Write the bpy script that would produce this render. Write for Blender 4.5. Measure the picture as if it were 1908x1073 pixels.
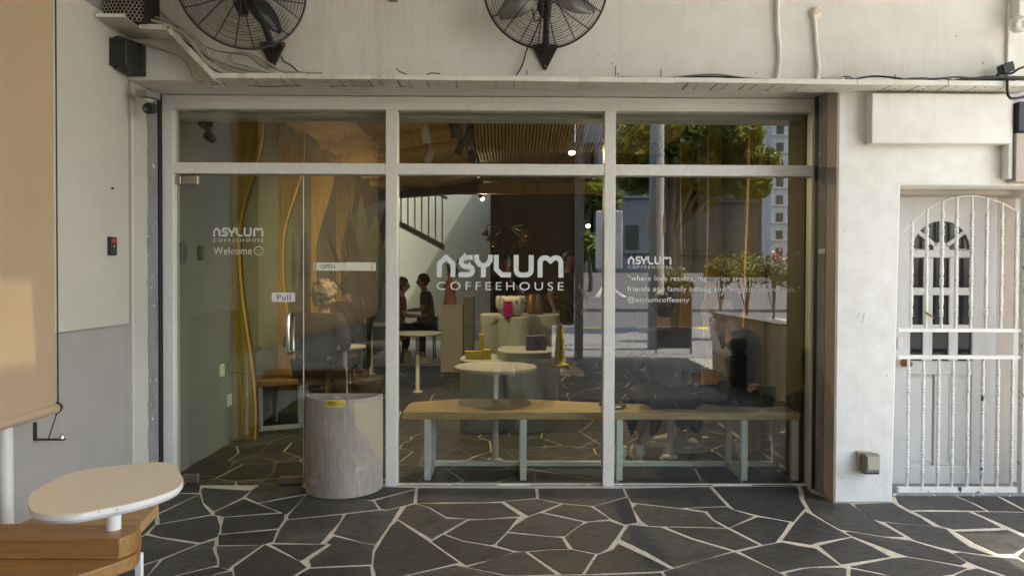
import bpy, bmesh, math, random
from mathutils import Vector, Matrix
for o in list(bpy.data.objects): bpy.data.objects.remove(o)
SC = bpy.context.scene
COL = SC.collection
PI = math.pi
# ------------------------------------------------------------------ camera
F, CX, CY = 1378.0, 954.0, 536.5            # focal length and centre in photo pixels (1908 x 1073)
YAW, PIT, ROL = .00954, .0157, -.0036
CAM = Vector((0, -4.915, 1.4))
FW = Vector((math.sin(YAW)*math.cos(PIT), math.cos(YAW)*math.cos(PIT), -math.sin(PIT)))
RT0 = Vector((math.cos(YAW), -math.sin(YAW), 0))
DN0 = FW.cross(RT0)
RT = RT0*math.cos(ROL) + DN0*math.sin(ROL)
DN = DN0*math.cos(ROL) - RT0*math.sin(ROL)
cd = bpy.data.cameras.new('camera'); cam = bpy.data.objects.new('camera', cd); COL.objects.link(cam)
up = -DN
m = Matrix((RT, up, -FW)).transposed().to_4x4(); m.translation = CAM
cam.matrix_world = m
cd.sensor_width = 36; cd.lens = 36*F/1908; cd.clip_start = .02; cd.clip_end = 600
SC.camera = cam
def at(px, py, X=None, Y=None, Z=None):
    """a measured photo point on a real plane X, Y or Z = const (survey helper)"""
    d = FW*F + RT*(px-CX) + DN*(py-CY)
    t = (X-CAM.x)/d.x if X is not None else (Y-CAM.y)/d.y if Y is not None else (Z-CAM.z)/d.z
    return CAM + d*t
# ------------------------------------------------------------------ sky, sun, exposure
SUN_TO = Vector((.6, -.03, 1)).normalized()          # towards the sun: high, over the street, to the right
w = bpy.data.worlds.new('World'); SC.world = w; w.use_nodes = True
nt = w.node_tree; bg = nt.nodes['Background']
sky = nt.nodes.new('ShaderNodeTexSky'); sky.sky_type = 'NISHITA'; sky.sun_disc = False
sky.sun_elevation = math.asin(SUN_TO.z); sky.sun_rotation = math.atan2(SUN_TO.x, SUN_TO.y)
sky.air_density = 1.0; sky.dust_density = 2.5; sky.ozone_density = 1.0
wb_ = nt.nodes.new('ShaderNodeMix'); wb_.data_type = 'RGBA'; wb_.blend_type = 'MULTIPLY'; wb_.inputs['Factor'].default_value = 1; wb_.inputs['B'].default_value = (1, .965, .905, 1)   # warm white balance of the photograph
nt.links.new(sky.outputs[0], wb_.inputs['A']); nt.links.new(wb_.outputs['Result'], bg.inputs[0]); bg.inputs[1].default_value = .15
sd = bpy.data.lights.new('sun', 'SUN'); sd.energy = 2.6; sd.angle = math.radians(.5); sd.color = (1, .95, .86)
so = bpy.data.objects.new('sun', sd); COL.objects.link(so); so.rotation_euler = SUN_TO.to_track_quat('Z', 'Y').to_euler()
so.location = (6, -6, 12)
SC.render.engine = 'CYCLES'
SC.cycles.use_denoising = True; SC.cycles.max_bounces = 10; SC.cycles.transparent_max_bounces = 16
SC.cycles.diffuse_bounces = 5; SC.cycles.sample_clamp_indirect = 6; SC.cycles.caustics_reflective = False; SC.cycles.caustics_refractive = False
SC.view_settings.view_transform = 'Standard'; SC.view_settings.look = 'None'
SC.view_settings.exposure = 3.3; SC.view_settings.gamma = 1; SC.view_settings.use_curve_mapping = False
# ------------------------------------------------------------------ helpers
def tag(o, label=None, cat=None, group=None, kind=None):
    if label: o['label'] = label
    if cat: o['category'] = cat
    if group: o['group'] = group
    if kind: o['kind'] = kind
    return o
def thing(name, label, cat, loc=(0, 0, 0), group=None):
    o = bpy.data.objects.new(name, None); COL.objects.link(o); o.location = loc; o.empty_display_size = .1
    return tag(o, label, cat, group)
def wloc(o):
    v = Vector((0, 0, 0))
    while o is not None: v = v + Vector(o.location); o = o.parent
    return v
class MB:
    def __init__(s): s.v = []; s.f = []; s.sm = []
    def add(s, vs, fs, smooth=False):
        n = len(s.v); s.v += [tuple(v) for v in vs]
        for f in fs: s.f.append(tuple(i+n for i in f)); s.sm.append(smooth)
        return s
    def box(s, x0, x1, y0, y1, z0, z1):
        v = [(x, y, z) for x in (x0, x1) for y in (y0, y1) for z in (z0, z1)]
        return s.add(v, [(0, 1, 3, 2), (4, 6, 7, 5), (0, 4, 5, 1), (2, 3, 7, 6), (0, 2, 6, 4), (1, 5, 7, 3)])
    def prism(s, poly, a, b, ax='z'):
        """poly in the plane across ax, from a to b along it"""
        def mk(p, t): return (p[0], p[1], t) if ax == 'z' else (p[0], t, p[1]) if ax == 'y' else (t, p[0], p[1])
        n = len(poly)
        ar = sum(poly[i][0]*poly[(i+1) % n][1]-poly[(i+1) % n][0]*poly[i][1] for i in range(n))
        flip = (ar < 0) != (ax == 'y')
        if flip: poly = list(reversed(poly))
        v = [mk(p, a) for p in poly] + [mk(p, b) for p in poly]
        if b < a: v = v[n:] + v[:n]
        fs = [tuple(range(n-1, -1, -1)), tuple(range(n, 2*n))] + [(i, (i+1) % n, n+(i+1) % n, n+i) for i in range(n)]
        return s.add(v, fs)
    def obb(s, c, u, v, w):
        c, u, v, w = Vector(c), Vector(u), Vector(v), Vector(w)
        vs = [c+u*i+v*j+w*k for i in (-1, 1) for j in (-1, 1) for k in (-1, 1)]
        fs = [(0, 1, 3, 2), (4, 6, 7, 5), (0, 4, 5, 1), (2, 3, 7, 6), (0, 2, 6, 4), (1, 5, 7, 3)]
        if u.cross(v).dot(w) < 0: fs = [tuple(reversed(f)) for f in fs]
        return s.add(vs, fs)
    def tube(s, path, r, n=8, cap=True, closed=False):
        P = [Vector(p) for p in path]; m = len(P); R = r if isinstance(r, (list, tuple)) else [r]*m
        prev = None; vs = []
        for i in range(m):
            a, b = (P[i-1], P[(i+1) % m]) if closed else (P[max(0, i-1)], P[min(m-1, i+1)])
            t = (b-a).normalized() if (b-a).length > 1e-9 else Vector((0, 0, 1))
            if prev is None:
                x = t.cross(Vector((0, 0, 1)));  x = x if x.length > .05 else t.cross(Vector((1, 0, 0)))
            else: x = prev - t*prev.dot(t)
            x.normalize(); prev = x; y = t.cross(x)
            vs += [P[i]+x*(R[i]*math.cos(2*PI*k/n))+y*(R[i]*math.sin(2*PI*k/n)) for k in range(n)]
        fs = []
        for i in range(m if closed else m-1):
            j = (i+1) % m
            fs += [(i*n+k, i*n+(k+1) % n, j*n+(k+1) % n, j*n+k) for k in range(n)]
        s.add(vs, fs, True)
        if cap and not closed:
            s.add(vs[:n], [tuple(range(n-1, -1, -1))]); s.add(vs[-n:], [tuple(range(n))])
        return s
    def lathe(s, c, prof, n=24, ax=(0, 0, 1), smooth=True):
        """prof = [(radius, height)] upward"""
        c = Vector(c); az = Vector(ax).normalized()
        u = az.cross(Vector((0, 1, 0))); u = u if u.length > .1 else az.cross(Vector((1, 0, 0)))
        u.normalize(); v = az.cross(u)
        vs = []; fs = []
        for r, h in prof:
            vs += [c+az*h+u*(r*math.cos(2*PI*k/n))+v*(r*math.sin(2*PI*k/n)) for k in range(n)]
        for i in range(len(prof)-1):
            fs += [(i*n+k, i*n+(k+1) % n, (i+1)*n+(k+1) % n, (i+1)*n+k) for k in range(n)]
        s.add(vs, fs, smooth)
        if prof[0][0] > 1e-4: s.add(vs[:n], [tuple(range(n-1, -1, -1))])
        if prof[-1][0] > 1e-4: s.add(vs[-n:], [tuple(range(n))])
        return s
    def ell(s, c, r, n=16, m=10, fn=None):
        vs = []; fs = []
        for i in range(m+1):
            th = PI*i/m
            for k in range(n):
                ph = 2*PI*k/n
                d = Vector((math.sin(th)*math.cos(ph), math.sin(th)*math.sin(ph), math.cos(th)))
                p = Vector((d.x*r[0], d.y*r[1], d.z*r[2]))
                if fn: p = fn(d, p)
                vs.append(Vector(c)+p)
        for i in range(m):
            fs += [(i*n+k, (i+1)*n+k, (i+1)*n+(k+1) % n, i*n+(k+1) % n) for k in range(n)]
        return s.add(vs, fs, True)
    def ribbon(s, path, wd, y, closed=False):
        """flat stroke in the XZ plane at depth y with mitred joints, facing -Y"""
        P = [Vector((p[0], p[1])) for p in path]; m = len(P); vs = []
        for i in range(m):
            a = P[i]-P[i-1] if i else P[1]-P[0]; b = P[i+1]-P[i] if i < m-1 else P[-1]-P[-2]
            if closed: a = P[i]-P[i-1]; b = P[(i+1) % m]-P[i]
            a.normalize(); b.normalize()
            n1 = Vector((-a.y, a.x)); n2 = Vector((-b.y, b.x)); q = n1+n2
            q = n1 if q.length < .1 else q.normalized()
            k = min(2.2, 1/max(.3, q.dot(n1)))
            vs += [(P[i].x+q.x*wd/2*k, y, P[i].y+q.y*wd/2*k), (P[i].x-q.x*wd/2*k, y, P[i].y-q.y*wd/2*k)]
        fs = [(2*i, 2*i+1, (2*i+3) % (2*m), (2*i+2) % (2*m)) for i in range(m if closed else m-1)]
        return s.add(vs, fs)
    def xf(s, M, start=0):
        for i in range(start, len(s.v)): s.v[i] = tuple(M @ Vector(s.v[i]))
        return s
    def build(s, name, mat, parent=None, bevel=0, seg=1, origin=None):
        if not s.v: return None
        me = bpy.data.meshes.new(name)
        if parent is not None: O = wloc(parent)
        elif origin is not None: O = Vector(origin)
        else:
            xs, ys, zs = zip(*s.v); O = Vector(((min(xs)+max(xs))/2, (min(ys)+max(ys))/2, min(zs)))
        me.from_pydata([(v[0]-O.x, v[1]-O.y, v[2]-O.z) for v in s.v], [], s.f)
        me.polygons.foreach_set('use_smooth', s.sm)
        if mat: me.materials.append(mat)
        me.update()
        o = bpy.data.objects.new(name, me); COL.objects.link(o)
        if parent is not None: o.parent = parent
        else: o.location = O
        if bevel:
            b = o.modifiers.new('bevel', 'BEVEL'); b.width = bevel; b.segments = seg; b.limit_method = 'ANGLE'; b.angle_limit = math.radians(40)
            b.harden_normals = False
        return o
def dup(o, off, parent=None):
    c = o.copy(); COL.objects.link(c); c.parent = parent if parent is not None else o.parent
    c.location = Vector(o.location)+Vector(off); return c
def dup_tree(o, off, label=None):
    c = o.copy(); COL.objects.link(c); c.location = Vector(o.location)+Vector(off)
    if label: c['label'] = label
    for ch in list(o.children):
        d = ch.copy(); COL.objects.link(d); d.parent = c
        for g in list(ch.children):
            e = g.copy(); COL.objects.link(e); e.parent = d
    return c
# ------------------------------------------------------------------ materials
def lin(r, g, b): 
    f = lambda c: (c/255/12.92) if c <= 10.3 else ((c/255+.055)/1.055)**2.4
    return (f(r), f(g), f(b))
def c4(c): return (c[0], c[1], c[2], 1)
def pm(name, col, var=None, streak=None, scale=4, rough=.6, bump=0, bscale=60, metal=0, stretch=(1, 1, 1), spots=None, spot_scale=9, spot_at=.68, rvar=0, spec=.5, fine=None, coat=0, obj_var=0, detail=5, trans=None):
    """painted / mineral / wooden surface: base colour broken up by noise, optional patches of a second substance, fine relief"""
    m = bpy.data.materials.new(name); m.use_nodes = True
    t = m.node_tree; N = t.nodes; L = t.links; b = N['Principled BSDF']
    b.inputs['Roughness'].default_value = rough; b.inputs['Metallic'].default_value = metal; b.inputs['Specular IOR Level'].default_value = spec
    if coat: b.inputs['Coat Weight'].default_value = coat; b.inputs['Coat Roughness'].default_value = .2
    g = N.new('ShaderNodeNewGeometry'); mp = N.new('ShaderNodeMapping'); mp.inputs['Scale'].default_value = stretch
    L.new(g.outputs['Position'], mp.inputs['Vector'])
    out = None
    if var:
        n = N.new('ShaderNodeTexNoise'); n.inputs['Scale'].default_value = scale; n.inputs['Detail'].default_value = detail; n.inputs['Roughness'].default_value = .6
        L.new(mp.outputs[0], n.inputs['Vector'])
        r = N.new('ShaderNodeValToRGB'); r.color_ramp.elements[0].position = .3; r.color_ramp.elements[1].position = .72
        r.color_ramp.elements[0].color = c4(col); r.color_ramp.elements[1].color = c4(var)
        L.new(n.outputs['Fac'], r.inputs[0]); out = r.outputs[0]
        if rvar:
            mr = N.new('ShaderNodeMapRange'); mr.inputs['To Min'].default_value = rough-rvar; mr.inputs['To Max'].default_value = rough+rvar
            L.new(n.outputs['Fac'], mr.inputs['Value']); L.new(mr.outputs[0], b.inputs['Roughness'])
    if fine:
        n3 = N.new('ShaderNodeTexNoise'); n3.inputs['Scale'].default_value = fine[1]; n3.inputs['Detail'].default_value = 6
        L.new(mp.outputs[0], n3.inputs['Vector'])
        mx = N.new('ShaderNodeMix'); mx.data_type = 'RGBA'; mx.blend_type = 'MULTIPLY'
        r3 = N.new('ShaderNodeValToRGB'); r3.color_ramp.elements[0].position = .3; r3.color_ramp.elements[1].position = .6
        r3.color_ramp.elements[0].color = c4(fine[0]); r3.color_ramp.elements[1].color = (1, 1, 1, 1)
        L.new(n3.outputs['Fac'], r3.inputs[0]); mx.inputs['Factor'].default_value = 1
        if out: L.new(out, mx.inputs['A'])
        else: mx.inputs['A'].default_value = c4(col)
        L.new(r3.outputs[0], mx.inputs['B']); out = mx.outputs['Result']
    if streak:                                    # run marks: noise drawn out downwards, in irregular patches
        m4 = N.new('ShaderNodeMapping'); m4.inputs['Scale'].default_value = (9, 9, .55); L.new(g.outputs['Position'], m4.inputs['Vector'])
        n4 = N.new('ShaderNodeTexNoise'); n4.inputs['Scale'].default_value = 1.6; n4.inputs['Detail'].default_value = 8; n4.inputs['Roughness'].default_value = .7; L.new(m4.outputs[0], n4.inputs['Vector'])
        n5 = N.new('ShaderNodeTexNoise'); n5.inputs['Scale'].default_value = 1.1; n5.inputs['Detail'].default_value = 3; L.new(g.outputs['Position'], n5.inputs['Vector'])
        mu = N.new('ShaderNodeMath'); mu.operation = 'MULTIPLY'; L.new(n4.outputs['Fac'], mu.inputs[0]); L.new(n5.outputs['Fac'], mu.inputs[1])
        r4 = N.new('ShaderNodeValToRGB'); r4.color_ramp.elements[0].position = .27; r4.color_ramp.elements[1].position = .42; r4.color_ramp.elements[0].color = (0, 0, 0, 1); r4.color_ramp.elements[1].color = (streak[1],)*3+(1,)
        L.new(mu.outputs[0], r4.inputs[0]); mx = N.new('ShaderNodeMix'); mx.data_type = 'RGBA'; L.new(r4.outputs[0], mx.inputs['Factor']); mx.inputs['B'].default_value = c4(streak[0])
        if out: L.new(out, mx.inputs['A'])
        else: mx.inputs['A'].default_value = c4(col)
        out = mx.outputs['Result']
    if obj_var:
        oi = N.new('ShaderNodeObjectInfo'); mr = N.new('ShaderNodeMapRange'); mr.inputs['To Min'].default_value = 1-obj_var; mr.inputs['To Max'].default_value = 1+obj_var
        L.new(oi.outputs['Random'], mr.inputs['Value'])
        vm = N.new('ShaderNodeVectorMath'); vm.operation = 'SCALE'
        if out: L.new(out, vm.inputs[0])
        else: vm.inputs[0].default_value = col
        L.new(mr.outputs[0], vm.inputs['Scale']); out = vm.outputs[0]
    if spots:
        n2 = N.new('ShaderNodeTexNoise'); n2.inputs['Scale'].default_value = spot_scale; n2.inputs['Detail'].default_value = 7; n2.inputs['Roughness'].default_value = .65
        L.new(g.outputs['Position'], n2.inputs['Vector'])
        r2 = N.new('ShaderNodeValToRGB'); r2.color_ramp.elements[0].position = spot_at; r2.color_ramp.elements[1].position = spot_at+.03
        L.new(n2.outputs['Fac'], r2.inputs[0])
        mx = N.new('ShaderNodeMix'); mx.data_type = 'RGBA'
        L.new(r2.outputs[0], mx.inputs['Factor'])
        if out: L.new(out, mx.inputs['A'])
        else: mx.inputs['A'].default_value = c4(col)
        mx.inputs['B'].default_value = c4(spots); out = mx.outputs['Result']
    if out: L.new(out, b.inputs['Base Color'])
    else: b.inputs['Base Color'].default_value = c4(col)
    if bump:
        nb = N.new('ShaderNodeTexNoise'); nb.inputs['Scale'].default_value = bscale; nb.inputs['Detail'].default_value = 6
        L.new(mp.outputs[0], nb.inputs['Vector'])
        bp = N.new('ShaderNodeBump'); bp.inputs['Strength'].default_value = 1; bp.inputs['Distance'].default_value = bump
        L.new(nb.outputs['Fac'], bp.inputs['Height']); L.new(bp.outputs[0], b.inputs['Normal'])
    if trans:
        tr = N.new('ShaderNodeBsdfTranslucent'); tr.inputs[0].default_value = c4(trans[0])
        ms = N.new('ShaderNodeMixShader'); ms.inputs[0].default_value = trans[1]
        L.new(b.outputs[0], ms.inputs[1]); L.new(tr.outputs[0], ms.inputs[2]); L.new(ms.outputs[0], N['Material Output'].inputs[0])
    return m
def wood(name, c1, c2, axis='x', scale=14, rough=.45, coat=0, lines=1.0):
    st = {'x': (.08, 1, 1.2), 'y': (1, .08, 1.2), 'z': (1, 1, .07)}[axis]
    return pm(name, c1, c2, scale=scale, rough=rough, bump=.0006, bscale=scale*5, stretch=st, fine=((.72, .66, .6), scale*6), coat=coat, detail=8)
def emit(name, col, st):
    m = bpy.data.materials.new(name); m.use_nodes = True; b = m.node_tree.nodes['Principled BSDF']
    b.inputs['Base Color'].default_value = (.1, .1, .1, 1); b.inputs['Emission Color'].default_value = c4(col); b.inputs['Emission Strength'].default_value = st
    return m
def glass(name, tint=(.91, .93, .895), k=4.2):
    """window pane: both surfaces' Fresnel reflection taken at the outer face, tinted transmission"""
    m = bpy.data.materials.new(name); m.use_nodes = True; t = m.node_tree; N = t.nodes; L = t.links
    N.remove(N['Principled BSDF'])
    tr = N.new('ShaderNodeBsdfTransparent'); tr.inputs[0].default_value = c4(tint)
    gl = N.new('ShaderNodeBsdfGlossy'); gl.inputs['Roughness'].default_value = 0
    fr = N.new('ShaderNodeFresnel'); fr.inputs[0].default_value = 1.5
    g = N.new('ShaderNodeNewGeometry')
    iv = N.new('ShaderNodeMath'); iv.operation = 'SUBTRACT'; iv.inputs[0].default_value = 1; L.new(g.outputs['Backfacing'], iv.inputs[1])
    mu = N.new('ShaderNodeMath'); mu.operation = 'MULTIPLY'; L.new(fr.outputs[0], mu.inputs[0]); L.new(iv.outputs[0], mu.inputs[1])
    m2 = N.new('ShaderNodeMath'); m2.operation = 'MULTIPLY'; m2.use_clamp = True; L.new(mu.outputs[0], m2.inputs[0]); m2.inputs[1].default_value = k
    mx = N.new('ShaderNodeMixShader'); L.new(m2.outputs[0], mx.inputs[0]); L.new(tr.outputs[0], mx.inputs[1]); L.new(gl.outputs[0], mx.inputs[2])
    L.new(mx.outputs[0], N['Material Output'].inputs[0])
    return m
M = {}
M['wall'] = pm('white wall paint', (.76, .745, .705), (.72, .70, .66), scale=1.3, rough=.75, bump=.0012, bscale=28, spots=(.42, .38, .31), spot_scale=26, spot_at=.715, fine=((.94, .92, .89), 7), streak=((.42, .37, .28), .3))
M['wall_clean'] = pm('fresh white paint', (.8, .79, .77), (.74, .73, .69), scale=1.6, rough=.7, bump=.0012, bscale=34, spots=(.45, .42, .36), spot_scale=31, spot_at=.735, fine=((.92, .91, .88), 9), streak=((.5, .46, .38), .4))
M['tray'] = pm('worn tray paint', (.76, .74, .68), (.66, .63, .55), scale=12, rough=.6, bump=.001, bscale=60, spots=(.16, .12, .08), spot_scale=34, spot_at=.665, streak=((.35, .3, .22), .6))
M['wall_grey'] = pm('grey plaster', (.39, .36, .335), (.34, .315, .29), scale=2.5, rough=.7, bump=.0015, bscale=24, spots=(.6, .58, .54), spot_scale=17, spot_at=.72)
M['wall_side'] = pm('aged side wall paint', (.56, .53, .46), (.50, .47, .41), scale=1.8, rough=.65, bump=.001, bscale=22, spots=(.35, .32, .27), spot_scale=23, spot_at=.74)
M['reveal'] = pm('beige reveal', (.46, .41, .35), (.40, .36, .31), scale=6, rough=.7, bump=.001, bscale=50)
M['cement'] = pm('raw cement', (.30, .30, .31), (.20, .195, .19), scale=11, rough=.85, bump=.003, bscale=60, stretch=(1, 1, .35), spots=(.68, .66, .62), spot_scale=22, spot_at=.62)
M['alu'] = pm('white powder coated frame', (.77, .75, .70), (.73, .71, .66), scale=5, rough=.4, fine=((.93, .92, .9), 30))
M['white_metal'] = pm('white painted steel', (.85, .855, .82), (.81, .815, .78), scale=8, rough=.4)
M['gate'] = pm('white gate paint', (.78, .76, .72), (.7, .68, .63), scale=10, rough=.5, bump=.0006, bscale=90, spots=(.07, .035, .025), spot_scale=15, spot_at=.70)
M['gate_worn'] = pm('flaking gate paint', (.78, .76, .72), (.66, .63, .58), scale=14, rough=.55, bump=.001, bscale=60, spots=(.07, .03, .02), spot_scale=19, spot_at=.585)
M['door'] = pm('old white door paint', (.66, .645, .63), (.58, .565, .54), scale=5, rough=.55, bump=.001, bscale=50, stretch=(1, 1, .4), spots=(.2, .16, .13), spot_scale=27, spot_at=.74)
M['door_jamb'] = pm('stained jamb', (.5, .44, .38), (.36, .3, .25), scale=6, rough=.6, stretch=(1, 1, .15), bump=.001)
M['stone'] = pm('dark slate', (.050, .048, .046), (.094, .090, .086), scale=5, rough=.55, bump=.0016, bscale=30, rvar=.09, stretch=(.6, 1.2, 1), fine=((.5, .5, .5), 26), obj_var=.24, spec=.32, spots=(.15, .14, .125), spot_scale=14, spot_at=.71)
M['grout'] = pm('pale grout', (.72, .685, .61), (.60, .565, .49), scale=9, rough=.9, bump=.002, bscale=90, fine=((.75, .72, .66), 60))
M['black'] = pm('black plastic', (.012, .012, .012), (.02, .02, .019), scale=20, rough=.5)
M['black_metal'] = pm('black enamel', (.012, .011, .01), (.02, .018, .016), scale=9, rough=.35)
M['dark_gap'] = pm('dark rubber seal', (.014, .013, .012), rough=.7)
M['cable_w'] = pm('dirty white cable', (.52, .48, .4), (.42, .38, .3), scale=12, rough=.6)
M['cable_g'] = pm('grey cable', (.2, .19, .18), (.14, .13, .12), scale=12, rough=.6)
M['cable_b'] = pm('black cable', (.015, .014, .013), rough=.5)
M['fan_blade'] = pm('grey fan blade', (.30, .29, .28), rough=.35, metal=.5)
M['table_white'] = pm('cafe table laminate', (.46, .46, .42), (.42, .42, .38), scale=6, rough=.45)
M['road_paint'] = pm('worn road paint', (.4, .4, .38), (.3, .3, .29), scale=20, rough=.8)
M['chrome'] = pm('polished steel', (.7, .68, .64), rough=.16, metal=1)
M['brushed'] = pm('brushed steel', (.42, .37, .32), (.36, .31, .27), scale=20, rough=.38, metal=1)
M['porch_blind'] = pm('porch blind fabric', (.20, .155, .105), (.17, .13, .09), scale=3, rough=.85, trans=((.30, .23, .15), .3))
M['blind'] = pm('beige blind fabric', (.78, .62, .42), (.73, .57, .38), scale=3, rough=.8, bump=.0005, bscale=300, fine=((.93, .92, .9), 160), trans=((.72, .55, .35), .5))
M['laminate'] = pm('cream laminate', (.74, .65, .52), (.7, .61, .48), scale=6, rough=.42)
M['white_edge'] = pm('white edge paint', (.72, .71, .69), (.64, .62, .6), scale=9, rough=.45, spots=(.28, .2, .12), spot_scale=60, spot_at=.64)
M['bench'] = wood('oiled plywood', (.39, .205, .07), (.30, .15, .048), 'x', 12, .4)
M['bench_light'] = wood('pale plywood edge', (.50, .33, .15), (.42, .26, .11), 'x', 18, .5)
M['ply'] = wood('bench plywood', (.60, .45, .22), (.52, .37, .17), 'x', 10, .5)
M['rib'] = wood('yellow plywood rib', (.74, .47, .075), (.64, .39, .06), 'z', 8, .55)
M['slat'] = wood('ceiling plywood', (.74, .50, .13), (.62, .40, .09), 'y', 8, .6)
M['rib_dark'] = pm('dark rib edge', (.10, .05, .02), (.07, .035, .015), scale=9, rough=.6)
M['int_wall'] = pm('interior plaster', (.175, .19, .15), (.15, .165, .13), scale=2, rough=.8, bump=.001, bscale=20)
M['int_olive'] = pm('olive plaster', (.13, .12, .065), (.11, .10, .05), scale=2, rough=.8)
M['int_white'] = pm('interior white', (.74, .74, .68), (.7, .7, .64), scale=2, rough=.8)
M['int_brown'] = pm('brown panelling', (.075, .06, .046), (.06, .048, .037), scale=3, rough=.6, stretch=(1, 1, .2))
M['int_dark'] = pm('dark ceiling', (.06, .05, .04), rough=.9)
M['plinth'] = pm('plinth paint', (.36, .375, .35), (.32, .335, .31), scale=3, rough=.6)
M['concrete_bin'] = pm('bare concrete', (.38, .335, .285), (.27, .235, .195), scale=4, rough=.8, bump=.002, bscale=55, stretch=(1.6, 1.6, .5), fine=((.8, .78, .76), 25), spots=(.46, .42, .36), spot_scale=7, spot_at=.64, streak=((.2, .17, .14), .4))
M['decal'] = pm('frosted decal', (.74, .76, .74), rough=.8)
M['decal_dim'] = pm('frosted lettering', (.62, .62, .57), rough=.8)
M['ink'] = pm('black ink', (.02, .02, .02), rough=.7)
M['paper'] = pm('white sticker', (.74, .70, .70), rough=.6)
M['paper_cream'] = pm('cream sign', (.78, .76, .62), (.72, .7, .56), scale=30, rough=.55)
M['tape'] = pm('yellow tape', (.62, .52, .07), (.55, .46, .06), scale=40, rough=.5)
M['skin'] = pm('skin', (.46, .27, .19), (.42, .24, .17), scale=14, rough=.5)
M['skin_pale'] = pm('pale skin', (.6, .40, .31), (.55, .36, .28), scale=14, rough=.5)
M['hair'] = pm('black hair', (.012, .01, .009), (.03, .024, .02), scale=90, rough=.45, stretch=(1, 1, .2), bump=.002, bscale=150)
M['hair_blond'] = pm('ash blond hair', (.33, .27, .19), (.22, .17, .11), scale=60, rough=.6, bump=.006, bscale=60)
M['cloth_navy'] = pm('navy cloth', (.018, .021, .03), (.028, .032, .044), scale=30, rough=.9, bump=.002, bscale=25)
M['cloth_black'] = pm('black cloth', (.012, .012, .013), (.02, .02, .021), scale=30, rough=.9, bump=.002, bscale=25)
M['cloth_white'] = pm('white cloth', (.72, .72, .74), rough=.9)
M['cloth_red'] = pm('dark red cloth', (.12, .03, .03), (.16, .05, .05), scale=20, rough=.9)
M['cloth_brown'] = pm('brown cloth', (.06, .035, .027), (.08, .05, .04), scale=20, rough=.9)
M['sneaker'] = pm('chunky sneaker', (.74, .71, .64), (.46, .44, .4), scale=38, rough=.7)
M['sole'] = pm('sneaker sole', (.66, .63, .55), rough=.7)
M['leaf_dark'] = pm('dark leaf', (.012, .02, .009), (.02, .032, .014), scale=8, rough=.75, spec=.15)
M['leaf'] = pm('tree leaf', (.062, .10, .015), (.105, .13, .022), scale=1.2, rough=.45, trans=((.24, .27, .03), .35))
M['leaf_yellow'] = pm('yellow green leaf', (.075, .09, .015), (.11, .11, .02), scale=2, rough=.5, trans=((.16, .16, .03), .3))  # yellow-green foliage colour
M['bark'] = pm('bark', (.13, .1, .075), (.08, .06, .045), scale=9, rough=.9, stretch=(1, 1, .2), bump=.01, bscale=14)
M['asphalt'] = pm('asphalt', (.075, .073, .07), (.095, .093, .09), scale=3, rough=.85, bump=.003, bscale=80)
M['concrete'] = pm('pavement concrete', (.19, .184, .172), (.15, .145, .135), scale=2, rough=.85, bump=.002, bscale=40)
M['kerb_y'] = pm('yellow kerb paint', (.62, .47, .07), (.55, .42, .08), scale=9, rough=.7)
M['conc_wall'] = pm('weathered concrete', (.36, .355, .34), (.28, .275, .26), scale=1.6, rough=.85, bump=.003, bscale=20)
M['facade_grey'] = pm('grey render', (.22, .225, .24), (.18, .185, .2), scale=.5, rough=.8)
M['facade_white'] = pm('tower render', (.62, .60, .56), (.55, .53, .5), scale=.4, rough=.8)
M['facade_dark'] = pm('dark shop front', (.05, .045, .04), (.08, .07, .06), scale=.6, rough=.7)
M['window_dark'] = pm('dark window glass', (.02, .022, .026), rough=.12)
M['roof_sheet'] = pm('porch roof sheet', (.66, .64, .58), (.58, .56, .5), scale=3, rough=.7)
M['yellow_plastic'] = pm('yellow plastic', (.62, .46, .03), (.56, .4, .03), scale=9, rough=.4)
M['magenta'] = pm('magenta card', (.36, .02, .17), rough=.5)
M['purple'] = pm('purple printed bag', (.035, .018, .06), (.22, .18, .3), scale=60, rough=.5)
M['gold_box'] = pm('yellow coffee box', (.50, .38, .03), (.42, .3, .02), scale=30, rough=.45)
M['pink'] = pm('pink glaze', (.60, .27, .25), (.55, .23, .21), scale=12, rough=.35)
M['ceramic'] = pm('pale ceramic', (.55, .56, .5), (.5, .51, .45), scale=5, rough=.4)
M['bulb'] = emit('lit spot bulb', (1, .72, .34), 5)
M['bulb_dim'] = emit('warm lamp bulb', (1, .62, .25), 3)
M['brass'] = pm('dark brass', (.25, .13, .05), rough=.4, metal=.6)
M['wire_yellow'] = pm('aged polycarbonate', (.46, .43, .33), (.36, .33, .24), scale=10, rough=.35)
M['lens_grey'] = pm('grey plastic', (.2, .19, .17), rough=.4)
M['red_led'] = pm('red label', (.35, .03, .03), rough=.4)
M['sheet'] = glass('added sun dimming sheet', (.30, .28, .24), 1.0)  # unseen sheet added to weaken the sun coming through the roof gap
M['sheet_clear'] = glass('added sun passing sheet', (.52, .51, .48), 1.0)  # unseen sheet added so part of the sun gets through the roof
M['glass'] = glass('window glass')
M['glass_door'] = glass('door glass', (.82, .87, .81))
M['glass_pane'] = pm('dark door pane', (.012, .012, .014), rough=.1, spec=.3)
M['green_edge'] = pm('frosted top strip', (.42, .45, .40), rough=.5)
# ================================================================== THE GROUND
random.seed(11)
TO = {1: (250, 893), 2: (540, 893), 3: (830, 893), 4: (1120, 893), 5: (1390, 893), 6: (1588, 893)}
S_ = 320/1908
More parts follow.
